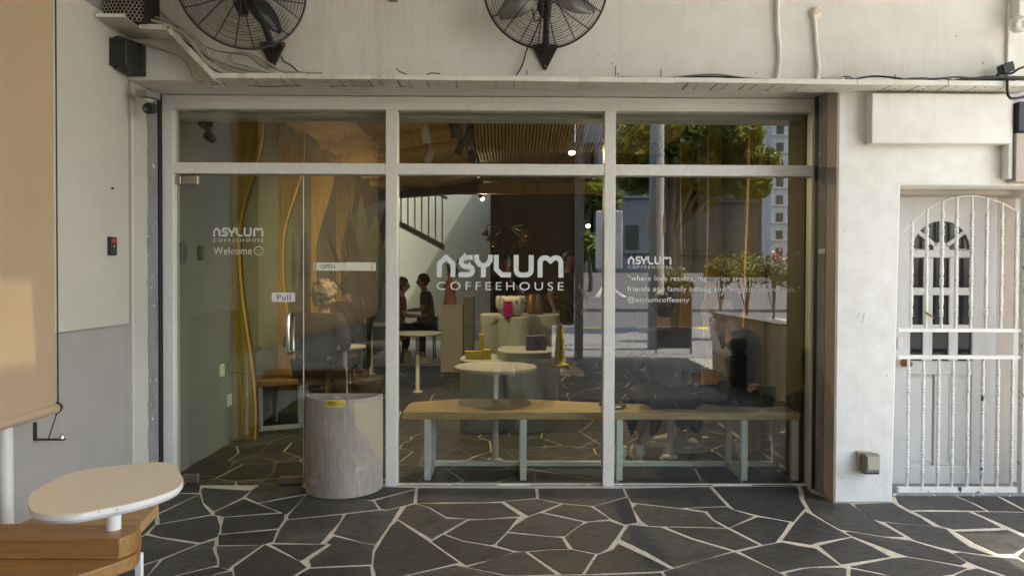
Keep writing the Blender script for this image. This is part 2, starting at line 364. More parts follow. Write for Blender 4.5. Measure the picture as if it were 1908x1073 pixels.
# crazy paving in front of the shop as surveyed stone by stone: tile number, then corners in that tile's units (t, x, y switches tile)
STONES = [
 [(1,-300,40),(1,735,62),(1,718,140),(1,200,142)], [(1,-300,156),(1,475,153),(1,715,158),(1,250,372),(1,180,382),(1,-300,392)],
 [(1,-300,402),(1,180,392),(1,228,385),(1,230,490),(1,125,592),(1,-300,850)], [(1,728,160),(1,752,245),(1,770,285),(1,850,380),(1,285,484),(1,285,430),(1,275,382)],
 [(1,765,88),(1,1285,122),(1,1200,195),(1,890,345),(1,775,250),(1,745,120)], [(1,1310,112),(1,1425,45),(1,1840,45),(1,1905,100),(1,1910,152),(1,1375,250),(1,1245,188)],
 [(1,1210,212),(1,1235,215),(1,1360,265),(1,1600,358),(1,1005,406),(1,895,384),(1,900,356)], [(1,1392,260),(1,1895,172),(1,1780,300),(1,1695,378),(1,1640,358)],
 [(1,290,494),(1,870,396),(1,915,402),(1,950,520),(1,948,560),(1,928,600),(1,925,628),(1,745,690),(1,280,625),(1,172,590),(1,245,500)],
 [(1,1005,418),(1,1672,372),(1,1660,440),(1,1600,535),(1,975,596),(1,975,520)], [(1,940,610),(1,1585,555),(1,1540,680),(1,1465,704),(1,1420,718),(1,942,720)],
 [(1,-300,880),(1,80,634),(1,130,612),(1,300,650),(1,690,714),(1,290,872),(1,80,940),(1,-300,1080)],
 [(1,330,878),(1,720,718),(1,895,668),(1,895,700),(1,874,760),(1,885,810),(1,918,880),(1,920,940),(1,840,962),(1,400,1068),(1,125,1128),(1,150,1068)],
 [(1,920,738),(1,1410,728),(1,1090,945),(1,1050,985),(1,945,962),(1,948,870),(1,925,800)], [(1,270,895),(1,135,1073),(1,100,1130),(1,-10,1265),(1,-340,1265),(1,-340,1105),(1,80,965)],
 [(1,860,972),(1,940,968),(1,1045,1000),(1,890,1036),(1,845,1073),(1,690,1260),(1,10,1262),(1,118,1150),(1,420,1078)], [(1,900,1048),(1,1085,1015),(1,1095,1073),(1,1150,1260),(1,715,1262),(1,862,1073)],
 [(1,1110,970),(1,1455,722),(2,110,908),(2,185,970),(2,15,1073),(2,-320,1255),(1,1175,1260),(1,1125,1073)], [(1,1525,715),(2,0,718),(2,400,718),(2,135,888),(2,100,890),(2,0,825)],
 [(1,1700,450),(2,0,445),(2,588,386),(2,545,470),(2,335,704),(1,1560,694),(1,1625,550)], [(1,1712,400),(2,60,310),(2,205,145),(2,790,210),(2,925,240),(2,980,322),(2,605,368),(1,1720,434)],
 [(2,180,60),(2,1395,88),(2,1385,102),(2,890,222),(2,800,206),(2,190,120)], [(2,950,230),(2,1392,112),(2,1370,255),(2,1230,292),(2,1080,328),(2,1020,318)],
 [(2,630,380),(2,985,338),(2,1080,340),(2,1222,305),(2,1150,425),(2,955,712),(2,860,702),(2,490,598)], [(2,1300,292),(2,1395,268),(2,1540,308),(2,1720,420),(2,1735,432),(3,240,436),(3,-30,585),(2,1580,652),(2,1205,430)],
 [(2,1200,452),(2,1550,690),(2,1870,915),(2,1240,1064),(2,965,1135),(2,955,1020),(2,930,945),(2,950,800),(2,985,740),(2,1120,520)],
 [(2,490,624),(2,860,712),(2,945,726),(2,918,780),(2,905,932),(2,240,964),(2,222,885),(2,470,712),(2,410,698)],
 [(2,220,984),(2,890,956),(2,905,1073),(2,890,1260),(2,-270,1262),(2,60,1073)], [(2,1585,682),(2,1705,608),(3,190,682),(3,530,742),(3,745,798),(3,560,868),(3,235,942),(3,190,915)],
 [(3,10,598),(3,260,450),(3,440,442),(3,795,424),(3,680,575),(3,545,708),(3,500,716),(3,200,668)], [(2,1425,262),(2,1730,264),(3,430,258),(3,620,256),(3,830,400),(3,440,430),(3,260,430),(3,10,405),(2,1560,300)],
 [(2,1430,92),(3,995,98),(3,1005,198),(3,630,234),(3,430,246),(2,1730,246),(2,1415,254)], [(3,660,240),(3,1010,212),(3,1040,216),(3,1265,265),(3,1050,350),(3,925,398)],
 [(3,1035,98),(3,1740,96),(3,1890,100),(4,235,98),(4,275,185),(4,0,262),(3,1625,284),(3,1300,256),(3,1045,206)], [(3,1105,358),(3,1310,270),(3,1610,296),(3,1820,430),(3,1580,458)],
 [(3,900,422),(3,1050,366),(3,1530,468),(3,1500,490),(3,1320,622),(3,1180,622),(3,705,570),(3,780,500)], [(3,695,592),(3,1290,646),(3,1360,762),(3,1140,768),(3,890,790),(3,790,785),(3,578,728),(3,580,710)],
 [(3,1335,636),(3,1500,508),(3,1600,470),(3,1820,458),(4,250,512),(4,165,640),(4,75,755),(4,0,800),(3,1680,814),(3,1420,760)],
 [(3,1650,288),(4,0,275),(4,298,196),(4,340,305),(4,400,470),(4,290,488),(4,260,488),(4,120,430),(3,1740,350)], [(3,255,964),(3,560,874),(3,770,806),(3,880,800),(3,1220,1042),(3,780,1058),(3,700,1054)],
 [(3,930,800),(3,1130,780),(3,1400,772),(3,1655,826),(3,1515,1040),(3,1300,1044),(3,1120,930)], [(3,1695,832),(4,60,800),(4,140,770),(4,190,708),(4,500,850),(4,765,985),(4,660,1008),(4,0,1034),(3,1560,1040)],
 [(3,110,946),(3,220,970),(3,690,1068),(3,760,1260),(2,900,1262),(2,960,1152),(2,1260,1075)], [(3,790,1072),(3,1300,1058),(4,0,1054),(4,660,1030),(4,725,1100),(4,850,1262),(3,800,1262)],
 [(4,270,98),(4,1200,82),(4,1395,288),(4,900,308),(4,850,308),(4,400,254),(4,345,245),(4,312,190)], [(4,395,268),(4,850,320),(4,1150,362),(4,1240,452),(4,1370,526),(4,1100,520),(4,530,506),(4,450,450),(4,358,312)],
 [(4,970,318),(4,1400,302),(4,1470,335),(4,1690,402),(4,1430,526),(4,1260,440),(4,1185,346)], [(4,320,500),(4,500,518),(4,660,526),(4,1000,660),(4,1450,790),(4,1100,890),(4,810,966),(4,500,790),(4,215,655),(4,255,580)],
 [(4,740,528),(4,1100,534),(4,1395,542),(4,1750,722),(4,1490,776),(4,1020,640)], [(4,1445,532),(4,1740,414),(5,300,438),(5,478,472),(5,420,570),(5,325,692),(4,1800,715)],
 [(4,1250,78),(5,555,72),(5,585,120),(5,590,200),(5,655,310),(5,600,370),(5,525,462),(5,300,420),(4,1760,394),(4,1480,325),(4,1340,180)],
 [(5,660,352),(5,760,405),(5,1080,588),(5,1160,626),(5,800,688),(5,725,716),(5,410,666),(5,545,480)],
 [(5,615,72),(5,660,60),(5,720,140),(5,850,190),(5,980,262),(5,1140,262),(5,1215,305),(5,1460,470),(5,1560,520),(5,1750,628),(5,1540,624),(5,1050,545),(5,900,462),(5,740,360),(5,650,210),(5,640,130)],
 [(4,1550,794),(4,1790,734),(5,320,705),(5,400,694),(5,600,735),(5,770,760),(5,1040,945),(5,740,960),(5,620,970),(5,380,1020),(5,100,880)],
 [(4,810,985),(4,1100,900),(4,1480,802),(5,100,905),(5,470,1080),(5,690,1260),(4,870,1262),(4,740,1073),(4,700,1018)],
 [(5,440,1035),(5,640,985),(5,740,975),(5,1060,972),(5,1115,985),(5,1110,1073),(5,1110,1262),(5,710,1262),(5,500,1075)],
 [(5,815,728),(5,1000,680),(5,1175,640),(5,1400,740),(5,1600,850),(5,1060,932)],
 [(6,10,622),(6,-70,580),(6,-30,574),(6,250,620),(6,420,648),(6,640,672),(6,1085,805),(6,1265,912),(6,1205,942),(6,900,890),(6,620,846),(6,540,820),(6,300,728)],
 [(5,1165,962),(5,1620,872),(6,600,858),(6,900,905),(6,1270,978),(6,1120,1040),(6,950,1066),(6,600,1256),(6,540,1090),(6,300,1025)], [(5,1170,985),(6,300,1045),(6,500,1092),(6,560,1262),(5,1130,1262),(5,1165,1073)],
 [(5,1205,270),(5,1640,255),(6,470,270),(6,600,345),(6,760,420),(6,900,510),(6,650,488),(6,320,456),(6,230,430),(6,55,305)], [(6,372,474),(6,650,496),(6,950,522),(6,1050,548),(6,1140,630),(6,1300,740),(6,1545,832),(6,1190,790),(6,920,730),(6,700,668),(6,540,570)],
 [(6,480,180),(6,1130,182),(6,1300,248),(6,1475,340),(6,900,330),(6,640,332),(6,520,262)], [(6,1180,182),(6,1600,182),(6,1720,248),(6,1905,340),(6,1960,352),(6,1530,344),(6,1360,255)],
 [(6,1650,182),(6,2300,182),(6,2300,420),(6,1905,316),(6,1760,240)], [(6,690,352),(6,1290,356),(6,1480,435),(6,1650,528),(6,1130,546),(6,975,508),(6,850,430)],
 [(6,1350,354),(6,1700,358),(6,2300,368),(6,2300,760),(6,1905,592),(6,1730,515),(6,1540,435)], [(6,1150,572),(6,1600,564),(6,1720,552),(6,1905,630),(6,2250,770),(6,1905,750),(6,1790,818),(6,1625,818),(6,1370,705)],
 [(6,1845,848),(6,1910,785),(6,2300,800),(6,2300,1000),(6,1905,882)], [(6,1125,815),(6,1200,804),(6,1560,856),(6,1830,870),(6,1905,910),(6,2300,1090),(6,2300,1500),(6,1990,1250),(6,1740,1068),(6,1395,950),(6,1290,905)],
 [(6,1390,982),(6,1680,1073),(6,1900,1255),(6,900,1258),(6,1120,1073),(6,1260,1005)],
]
def area(p): return sum(p[i][0]*p[(i+1) % len(p)][1]-p[(i+1) % len(p)][0]*p[i][1] for i in range(len(p)))/2
def inset(poly, d):
    n = len(poly); out = []
    for i in range(n):
        a, b, c = Vector(poly[i-1]), Vector(poly[i]), Vector(poly[(i+1) % n])
        e1 = (b-a); e2 = (c-b)
        if e1.length < 1e-6 or e2.length < 1e-6: out.append(tuple(b)); continue
        e1.normalize(); e2.normalize(); n1 = Vector((-e1.y, e1.x)); n2 = Vector((-e2.y, e2.x)); q = n1+n2
        if q.length < .2: out.append(tuple(b+n1*d)); continue
        q.normalize(); out.append(tuple(b+q*(d/max(.45, q.dot(n1)))))
    return out
def clip(poly, a, b, c):
    """keep a*x+b*y<=c"""
    out = []; n = len(poly)
    for i in range(n):
        p, q = poly[i], poly[(i+1) % n]; dp = a*p[0]+b*p[1]-c; dq = a*q[0]+b*q[1]-c
        if dp <= 0: out.append(p)
        if (dp < 0 < dq) or (dq < 0 < dp):
            t = dp/(dp-dq); out.append((p[0]+(q[0]-p[0])*t, p[1]+(q[1]-p[1])*t))
    return out
YN = at(954, 893+1255*S_, Z=0).y-.02
GX0, GX1 = -6.0, 7.0
mb = MB(); mb.box(GX0, GX1, -7.72, 14.5, -.12, -.0035)
floor = tag(mb.build('floor', M['grout'], origin=(0, 0, 0)), 'crazy paved floor of dark stones with pale joints', kind='structure')
PIECES = []
def stone(poly, z=0.0, prio=None):
    if prio is None:                          # nearest to the eye and largest in the picture come first
        cy = sum(p[1] for p in poly)/len(poly); prio = (cy+5 if cy > YN else 5-cy+4.915)/max(.05, abs(area(poly)))**.5
    if area(poly) < 0: poly = poly[::-1]
    if abs(area(poly)) < .006: return
    z += random.uniform(-.0007, .0007)
    top = inset(poly, .003)
    PIECES.append((prio, len(PIECES), poly, top, z)); return
def lay(mb, poly, top, z):
    n = len(poly)
    v = [(p[0], p[1], -.010) for p in poly]+[(p[0], p[1], z-.0014) for p in poly]+[(p[0], p[1], z) for p in top]
    fs = [tuple(range(2*n, 3*n))]+[(k*n+i, k*n+(i+1) % n, (k+1)*n+(i+1) % n, (k+1)*n+i) for k in (0, 1) for i in range(n)]
    mb.add(v, fs)
for s in STONES:
    p = []
    for t, x, y in s:
        q = at(TO[t][0]+x*S_, TO[t][1]+y*S_, Z=0); p.append((q.x, q.y))
    if area(p) < 0: p = p[::-1]
    # only the doorway side lies on the glass line: stop stones 15 mm short of the window and round the pillar
    stone(inset(p, -.0012), prio=0)
def voronoi(x0, x1, y0, y1, cell, keep, seed, ax=1.15):
    rnd = random.Random(seed); pts = []
    nx = int((x1-x0)/(cell*ax))+1; ny = int((y1-y0)/cell)+1
    for i in range(-1, nx+1):
        for j in range(-1, ny+1):
            pts.append((x0+(i+.5+rnd.uniform(-.48, .48)+.25*(j % 2))*cell*ax, y0+(j+.5+rnd.uniform(-.45, .45))*cell))
    for k, p in enumerate(pts):
        poly = [(x0, y0), (x1, y0), (x1, y1), (x0, y1)]
        for l, q in enumerate(pts):
            if l == k or abs(q[0]-p[0]) > 4*cell or abs(q[1]-p[1]) > 4*cell: continue
            a, b = q[0]-p[0], q[1]-p[1]
            poly = clip(poly, a, b, a*(p[0]+q[0])/2+b*(p[1]+q[1])/2)
            if len(poly) < 3: break
        if len(poly) < 3: continue
        # merge vertices that nearly coincide
        pp = []
        for v in poly:
            if not pp or math.hypot(v[0]-pp[-1][0], v[1]-pp[-1][1]) > .03: pp.append(v)
        if len(pp) > 2 and math.hypot(pp[0][0]-pp[-1][0], pp[0][1]-pp[-1][1]) < .03: pp.pop()
        if len(pp) < 3: continue
        pp = keep(pp)
        if not pp or len(pp) < 3: continue
        stone(inset(pp if area(pp) > 0 else pp[::-1], rnd.uniform(.004, .010)))
L0, L1 = at(TO[1][0]-305*S_, 905, Z=0), at(TO[1][0]-350*S_, 1105, Z=0)
R0, R1 = at(TO[6][0]+2305*S_, 920, Z=0), at(TO[6][0]+2305*S_, 1105, Z=0)
voronoi(-2.33, 2.05, .03, 6.6, .44, lambda p: p, 5)                     # inside the shop
voronoi(2.46, 4.6, YN+.01, -.19, .5, lambda p: clip(p, R1.y-R0.y, -(R1.x-R0.x), (R1.y-R0.y)*R0.x-(R1.x-R0.x)*R0.y-.012), 8)     # right of the surveyed stones
voronoi(-2.9, 3.15, -7.70, YN, .47, lambda p: p, 6)                     # porch behind the camera
a_, b_ = (L1.y-L0.y), -(L1.x-L0.x)
sg = 1 if a_*(-9)+b_*L0.y < a_*L0.x+b_*L0.y else -1
voronoi(-2.3, -.5, YN+.01, -.02, .47, lambda p: clip(p, sg*a_, sg*b_, sg*(a_*L0.x+b_*L0.y)-.01), 7)
PIECES.sort(key=lambda q: q[:2])
for q in PIECES[:300]: mb = MB(); lay(mb, *q[2:]); mb.build('flagstone', M['stone'], floor)
mb = MB()
for q in PIECES[300:]: lay(mb, *q[2:])
if PIECES[300:]: tag(mb.build('flagstone', M['stone'], floor), kind='stuff')
tag(MB().box(-30, 30, -15.5, -7.735, -.16, -.012).build('pavement', M['concrete'], origin=(0, -10, -.16)), 'pale concrete pavement along the street', kind='structure')
tag(MB().box(-40, 40, -27, -15.66, -.3, -.13).build('road', M['asphalt'], origin=(0, -20, -.3)), 'grey asphalt street', kind='structure')
kerb = tag(MB().box(-30, 30, -15.655, -15.505, -.28, -.010).build('kerb', M['conc_wall'], origin=(0, -15.5, -.28)), 'concrete kerb with yellow painted bars', kind='structure')
for x in (1.95, 5.3, -1.4, 8.6): MB().box(x, x+1.0, -15.658, -14.9, -.009, -.004).build('painted_bar', M['kerb_y'], kerb)
tag(MB().box(-60, 60, -27.3, -27.005, -.35, .02).build('far_kerb', M['concrete'], origin=(0, -27, -.35)), 'far side kerb across the street', kind='structure')
ramp = tag(MB().prism([(-27.305, -.35), (-27.305, .02), (-33.5, 1.6), (-110, 1.6), (-110, -.35)], -60, 60, 'x').build('sloping_road', M['asphalt'], origin=(0, -30, -.35)), 'asphalt ramp rising beyond the street', kind='structure')
mb = MB()
for s in (-1, 1):
    mb.add([(4.9+s*.55, -29.0, .02+1.695*.2552+.006), (4.9+s*.75, -29.0, .02+1.695*.2552+.006), (4.9+s*.1, -31.2, .02+3.895*.2552+.006), (4.9, -31.2, .02+3.895*.2552+.006)] if s > 0 else [(4.9+s*.75, -29.0, .02+1.695*.2552+.006), (4.9+s*.55, -29.0, .02+1.695*.2552+.006), (4.9, -31.2, .02+3.895*.2552+.006), (4.9+s*.1, -31.2, .02+3.895*.2552+.006)], [(0, 1, 2, 3)])
mb.build('painted_chevron', M['road_paint'], ramp)
tag(MB().box(-150, 150, -200, 60, -.8, -.5).build('ground', M['asphalt'], origin=(0, 0, -.8)), 'ground under the whole block', kind='structure')
# ================================================================== WALLS AND SHOPFRONT
random.seed(3)
FX = [-2.195, -.792, -.715, .659, .733, 2.045]
ZT0, ZT1, ZG = 2.072, 2.145, 2.497
SOF = 2.59
uw = thing('upper_wall', 'white painted wall above the shopfront carrying the two black fans', 'wall', (0, -.2, SOF))
MB().box(-3.2, 4.6, -.35, .11, SOF, 4.3).build('wall', M['wall'], uw, .006)
lw = thing('side_wall', 'grey lower side wall with a thicker cream upper half, left of the shopfront', 'wall', (-2.45, -2, 0))
MB().box(-2.62, -2.335, -3.0, -.352, 0, 4.3).build('wall', M['wall_grey'], lw)
MB().box(-2.334, -2.302, -2.9, -.362, 1.1, 2.9).build('upper_layer', M['wall_side'], lw, .004)
lp = thing('corner_pillar', 'narrow cream pillar with rough cement edge left of the glass door', 'pillar', (-2.3, -.2, 0))
MB().box(-2.62, -2.283, -.35, .11, 0, SOF-.002).build('pillar', M['wall_side'], lp, .008)
mb = MB(); n = 40
pts = [(-.168+random.uniform(-.008, .008), 2.58*i/n) for i in range(n+1)]
mb.prism([(-.035, 0), (-.035, 2.58)]+pts[::-1], -2.2835, -2.279, 'x'); mb.build('cement_strip', M['cement'], lp)
MB().box(-2.283, -2.268, -.034, .02, 0, SOF-.004).build('seal', M['dark_gap'], lp)
dw = thing('doorway_wall', 'white pillar and wall around the gated doorway on the right', 'wall', (2.25, -.2, 0))
DL = at(1669, 640, Y=-.35).x; DT = at(1676, 345, Y=-.35).z
MB().prism([(2.055, 0), (DL-.01, 0), (DL+.02, DT), (4.6, DT), (4.6, SOF-.002), (2.055, SOF-.002)], -.35, .11, 'y').build('wall', M['wall_clean'], dw, .008)
MB().box(2.0515, 2.0555, -.345, -.2, .002, SOF-.01).build('reveal', M['reveal'], dw)
pts = [(-.202+random.uniform(-.006, .006), 2.58*i/n) for i in range(n+1)]
MB().prism([(-.082, 0), (-.082, 2.58)]+pts[::-1], 2.048, 2.0525, 'x').build('cement_strip', M['cement'], dw)
MB().box(2.045, 2.0545, -.08, -.028, 0, SOF-.004).build('seal', M['dark_gap'], dw)
a, b = at(1625, 180, Y=-.43), at(1886, 268, Y=-.43)
MB().box(a.x, b.x, -.43, -.351, b.z, a.z+.02).build('lintel_box', M['wall_clean'], dw, .006, 2)
MB().box(2.0465, 2.0475, -.2, -.1, 1.555, 1.585).build('tape_scrap', M['paper'], dw)
for px, py, l, an in ((1600, 586, .016, 1.15), (1609, 588, .02, 1.3), (1607, 598, .012, 1.2), (1566, 886, .03, -.8), (1640, 905, .012, .3), (1574, 430, .01, .1), (1652, 700, .012, 1.2)):
    c = at(px, py, Y=-.3505); u = Vector((math.cos(an), 0, math.sin(an))); MB().obb(c, u*l, Vector((0, .0012, 0)), Vector((-u.z, 0, u.x))*.0016).build('scuff', M['door_jamb'], dw)
MB().box(-2.62, -2.34, -7.7, -3.002, 0, .8).build('added_low_wall', M['wall_grey'], lw, .006)  # added out of view to keep the bright left side out of the glass
# ---------------------------------------------------------------- shopfront
sf = thing('shopfront', 'white framed glass shopfront of the coffeehouse with door and lettering', 'shopfront', (0, .05, 0))
def fr(x0, x1, z0, z1, nm, y0=0, y1=.1): return MB().box(x0, x1, y0, y1, z0, z1).build(nm, M['alu'], sf, .003, 2)
fr(-2.266, -2.195, 0, SOF-.003, 'jamb'); fr(2.046, 2.054, 0, SOF-.003, 'jamb', .01)
for i in (1, 3): fr(FX[i], FX[i+1], 0, ZG, 'mullion')
fr(-2.195, 2.046, ZG+.0005, SOF-.004, 'head_rail', .002)
MB().box(-2.195, 2.046, -.006, .0015, ZG+.05, SOF-.006).build('head_flashing', M['alu'], sf, .002)
for i in (0, 2, 4): fr(FX[i], FX[i+1], ZT0, ZT1, 'transom', .004)
GY = .05
def pane(x0, x1, z0, z1, nm='pane', mat='glass', par=None):
    return MB().box(x0, x1, GY, GY+.008, z0, z1).build(nm, M[mat], par or sf)
for i in (0, 2, 4): pane(FX[i]-.004, FX[i+1]+.004, ZT1-.004, ZG+.004, 'upper_pane')
pm_ = pane(FX[2]-.004, FX[3]+.004, .004, ZT0+.004); pr_ = pane(FX[4]-.004, FX[5]+.004, .004, ZT0+.004)
DX = at(565, 600, Y=GY).x
pl_ = pane(DX+.004, FX[1]+.004, .004, ZT0+.004)
door = pane(-2.19, DX, .012, ZT0-.008, 'glass_door', 'glass_door'); door['label'] = 'frameless glass pull door'
for x0, x1 in ((FX[2], FX[3]), (FX[4], FX[5]), (DX, FX[1])):
    MB().box(x0, x1, GY-.006, GY+.014, -.004, .005).build('silicone_line', M['alu'], sf)
MB().box(DX-.0005, DX+.0035, GY-.001, GY+.009, .012, ZT0).build('glass_edge', M['alu'], sf)
GF = GY-.0012
def on(px, py): p = at(px, py, Y=GF); return p
# door hardware
def rect(px0, py0, px1, py1, y0, y1, nm, mat, par, bev=.002):
    a, b = at(px0, py0, Y=y0), at(px1, py1, Y=y0)
    return MB().box(min(a.x, b.x), max(a.x, b.x), min(y0, y1), max(y0, y1), min(a.z, b.z), max(a.z, b.z)).build(nm, M[mat], par, bev)
rect(338, 328, 368, 343, .03, .07, 'patch_fitting', 'brushed', door); rect(325, 328, 336, 343, .03, .07, 'pivot', 'brushed', door)
rect(341, 884, 369, 899, .03, .07, 'patch_fitting', 'brushed', door); rect(521, 888, 563, 902, .03, .07, 'patch_fitting', 'brushed', door)
def grip(px, py0, py1, yy, s=1):
    a, b = at(px, py0, Y=yy), at(px, py1, Y=yy); zt, zb = a.z, b.z; x = (a.x+b.x)/2; p = [(x, GY, zt-.02)]
    for k in range(7):
        t = k/6*PI/2; p.append((x, yy+.025*s*(1-math.sin(t)), zt-.025+.025*math.sin(t)-(0 if k else .0)))
    p = [(x, GY, zt-.012), (x, yy+.02*s, zt-.012), (x, yy+.006*s, zt-.016), (x, yy, zt-.03), (x, yy, zb+.03), (x, yy+.006*s, zb+.016), (x, yy+.02*s, zb+.012), (x, GY, zb+.012)]
    return MB().tube(p, .0125, 12)
grip(536.5, 582, 661, -.01).build('handle', M['chrome'], door)
grip(546, 583, 660, .11, -1).build('handle', M['chrome'], door)
# lettering --------------------------------------------------------
def text(body, x0, x1, z0, z1, y, mat, par, name='lettering', space=1.0, depth=0, bold=0):
    """flat print: a text curve turned into a mesh and fitted to the measured width and height"""
    cu = bpy.data.curves.new('print', 'FONT'); cu.body = body; cu.size = 1; cu.space_character = space; cu.offset = bold; cu.fill_mode = 'FRONT'; cu.resolution_u = 4
    ob = bpy.data.objects.new('print', cu); COL.objects.link(ob)
    dg = bpy.context.evaluated_depsgraph_get(); dg.update()
    me = bpy.data.meshes.new_from_object(ob.evaluated_get(dg)); bpy.data.objects.remove(ob); bpy.data.curves.remove(cu)
    xs = [v.co.x for v in me.vertices]; ys = [v.co.y for v in me.vertices]
    sx = (x1-x0)/(max(xs)-min(xs)); sy = (z1-z0)/(max(ys)-min(ys)) if z1 is not None else sx
    O = wloc(par); mx, my = min(xs), min(ys)
    for v in me.vertices: v.co = Vector((x0+(v.co.x-mx)*sx-O.x, y-O.y, z0+(v.co.y-my)*sy-O.z))
    me.materials.clear(); me.materials.append(M[mat])
    o = bpy.data.objects.new(name, me); COL.objects.link(o); o.parent = par; o['kind'] = 'stuff'; return o
def arc(cx, cy, rx, ry, a0, a1, n=8): return [(cx+rx*math.cos(math.radians(a0+(a1-a0)*i/n)), cy+ry*math.sin(math.radians(a0+(a1-a0)*i/n))) for i in range(n+1)]
def logo(px0, py0, px1, py1, y, mat, par):
    """six heavy rounded capitals, drawn as strokes in a 6-cell strip"""
    a, b = at(px0, py0, Y=y), at(px1, py1, Y=y); W, H = b.x-a.x, a.z-b.z
    h = .72                                                  # letter cell height when strip width is 6
    k = W/5.72; kz = H/1.0; s = .225
    L = []
    L.append([(.0+s/2, 0), (s/2, .60), (.42, .88), (.84-s/2, .60), (.84-s/2, 0)])
    S = [(1.62, .88), (1.30, .88)]+arc(1.30, .68, .20, .20, 90, 270, 8)+[(1.42, .48)]+arc(1.42, .295, .18, .185, 90, -90, 8)+[(.98, .11)]
    L.append(S)
    L.append([(1.78, 1.0), (1.80, .76), (1.92, .58), (2.10, .50), (2.28, .58), (2.40, .76), (2.42, 1.0)]); L.append([(2.10, .44), (2.10, 0)])
    L.append([(2.68, 1.0), (2.68, .36), (2.94, .11), (3.34, .11)])
    L.append([(3.58, 1.0), (3.58, .34)]+arc(3.80, .33, .22, .22, 190, 270, 5)+[(4.00, .11)]+arc(4.02, .33, .24, .22, 280, 350, 5)+[(4.26, 1.0)])
    L.append([(4.66, 0), (4.66, .66)]+arc(4.88, .68, .22, .20, 170, 60, 5)+[(5.13, .74)]+arc(5.37, .68, .22, .20, 120, 10, 5)+[(5.60, .66), (5.60, 0)])
    for i, st in enumerate(L):
        if i == 3: continue
        mb = MB(); mb.ribbon([(a.x+p[0]*k, b.z+p[1]*kz) for p in st], s*k, y)
        if i == 2: mb.ribbon([(a.x+p[0]*k, b.z+p[1]*kz) for p in L[3]], s*k, y-.0002)
        mb.build('letter', M[mat], par)
    return a, b
def fit(body, px0, py0, px1, py1, mat, par, space=1, bold=0, y=None):
    y = GF if y is None else y
    a, b = at(px0, py0, Y=y), at(px1, py1, Y=y); text(body, a.x, b.x, b.z, a.z, y, mat, par, space=space, bold=bold)
logo(814, 474.5, 1050, 517, GF, 'decal', pm_); fit('COFFEEHOUSE', 814, 525, 1050, 541, 'decal', pm_, 1.45)
logo(397, 424, 491, 441, GF, 'decal_dim', door); fit('COFFEEHOUSE', 397, 444.5, 491, 451, 'decal_dim', door, 1.45)
fit('Welcome', 398, 460.5, 469, 474, 'decal_dim', door, 1.08)
c = at(482, 467.5, Y=GF); mb = MB(); mb.ribbon([(c.x+.029*math.cos(t*PI/16), c.z+.029*math.sin(t*PI/16)) for t in range(32)], .0045, GF, True)
mb.ribbon([(c.x+.013*math.cos(t), c.z-.001+.013*math.sin(t)) for t in [PI*(1.2+.6*i/6) for i in range(7)]], .004, GF)
for s in (-1, 1): mb.prism([(c.x+s*.010+.0035*math.cos(t*PI/4), c.z+.006+.0035*math.sin(t*PI/4)) for t in range(8)], GF-.0002, GF, 'y')
mb.build('smiley', M['decal_dim'], door)
logo(1170, 477.5, 1251, 493, GF, 'decal', pr_); fit('COFFEEHOUSE', 1170, 495, 1251, 500.5, 'decal', pr_, 1.45)
fit('\u201cwhere love resides, memories are created,', 1170, 513, 1437, 525.5, 'decal', pr_, 1.06)
fit('friends and family belong and laughter never ends.\u201d', 1169, 533, 1491, 547, 'decal', pr_, 1.06)
fit('@asylumcoffeemy', 1169, 553, 1284, 566, 'decal', pr_, 1.06)
# stickers and signs on the glass
def rrect(px0, py0, px1, py1, y, th, mat, nm, par, r=.006):
    a, b = at(px0, py0, Y=y), at(px1, py1, Y=y); p = []
    for cx, cz, a0 in ((b.x-r, a.z-r, 0), (a.x+r, a.z-r, 90), (a.x+r, b.z+r, 180), (b.x-r, b.z+r, 270)): p += arc(cx, cz, r, r, a0, a0+90, 4)
    return MB().prism(p, y, y+th, 'y').build(nm, M[mat], par)
ps = rrect(506.5, 545, 550, 562.5, GF-.001, .0015, 'paper', 'pull_sticker', door); fit('Pull', 516, 549, 541.5, 559.5, 'ink', door, 1.1, y=GF-.0016)
osn = rrect(584, 489, 700, 504.5, GF-.016, .012, 'paper_cream', 'open_sign', pl_, .002); fit('OPEN', 598, 492.3, 624, 500.5, 'ink', pl_, 1, y=GF-.0166)
rect(643, 488.6, 698, 504.6, GF-.022, GF-.0165, 'slider', 'paper_cream', pl_, .0008)
for px in (587.5, 692.5): rect(px, 490, px+1.2, 503.5, GF-.0235, GF-.0163, 'slide_slot', 'lens_grey', pl_, 0)
# interior head beam behind the glass
tag(MB().box(-2.3, 2.1, .13, .3, 2.47, 3.1).build('head_beam', M['green_edge'], origin=(0, .2, 2.47)), 'grey beam just inside the top of the shopfront', 'beam')
# ---------------------------------------------------------------- doorway with door and gate
GYT = -.18; DY = .0
dr = thing('entrance_door', 'old white panelled door with fan window and nine dark panes', 'door', (2.9, DY+.03, .02))
def dpx(px, py): p = at(px, py, Y=DY); return (p.x, p.z)
def dbox(px0, py0, px1, py1, y0, y1, nm, mat='door', par=dr, bev=.003):
    a, b = dpx(px0, py0), dpx(px1, py1); return MB().box(a[0], b[0], y0, y1, b[1], a[1]).build(nm, M[mat], par, bev)
dbox(1655, 360, 1854, 914, DY+.032, DY+.06, 'leaf', bev=0)
dbox(1655, 366, 1694, 912, DY+.008, DY+.0325, 'stile'); dbox(1817, 366, 1853, 912, DY+.008, DY+.0325, 'stile')
for y0, y1 in ((466, 480), (536, 550), (605, 618), (673, 698), (868, 911)): dbox(1694.2, y0, 1816.8, y1, DY+.010, DY+.0325, 'rail')
for x0, x1 in ((1724, 1739), (1772, 1787)): dbox(x0, 480.3, x1, 672.7, DY+.012, DY+.0325, 'muntin')
dbox(1744, 698.3, 1768, 867.7, DY+.012, DY+.0325, 'muntin')
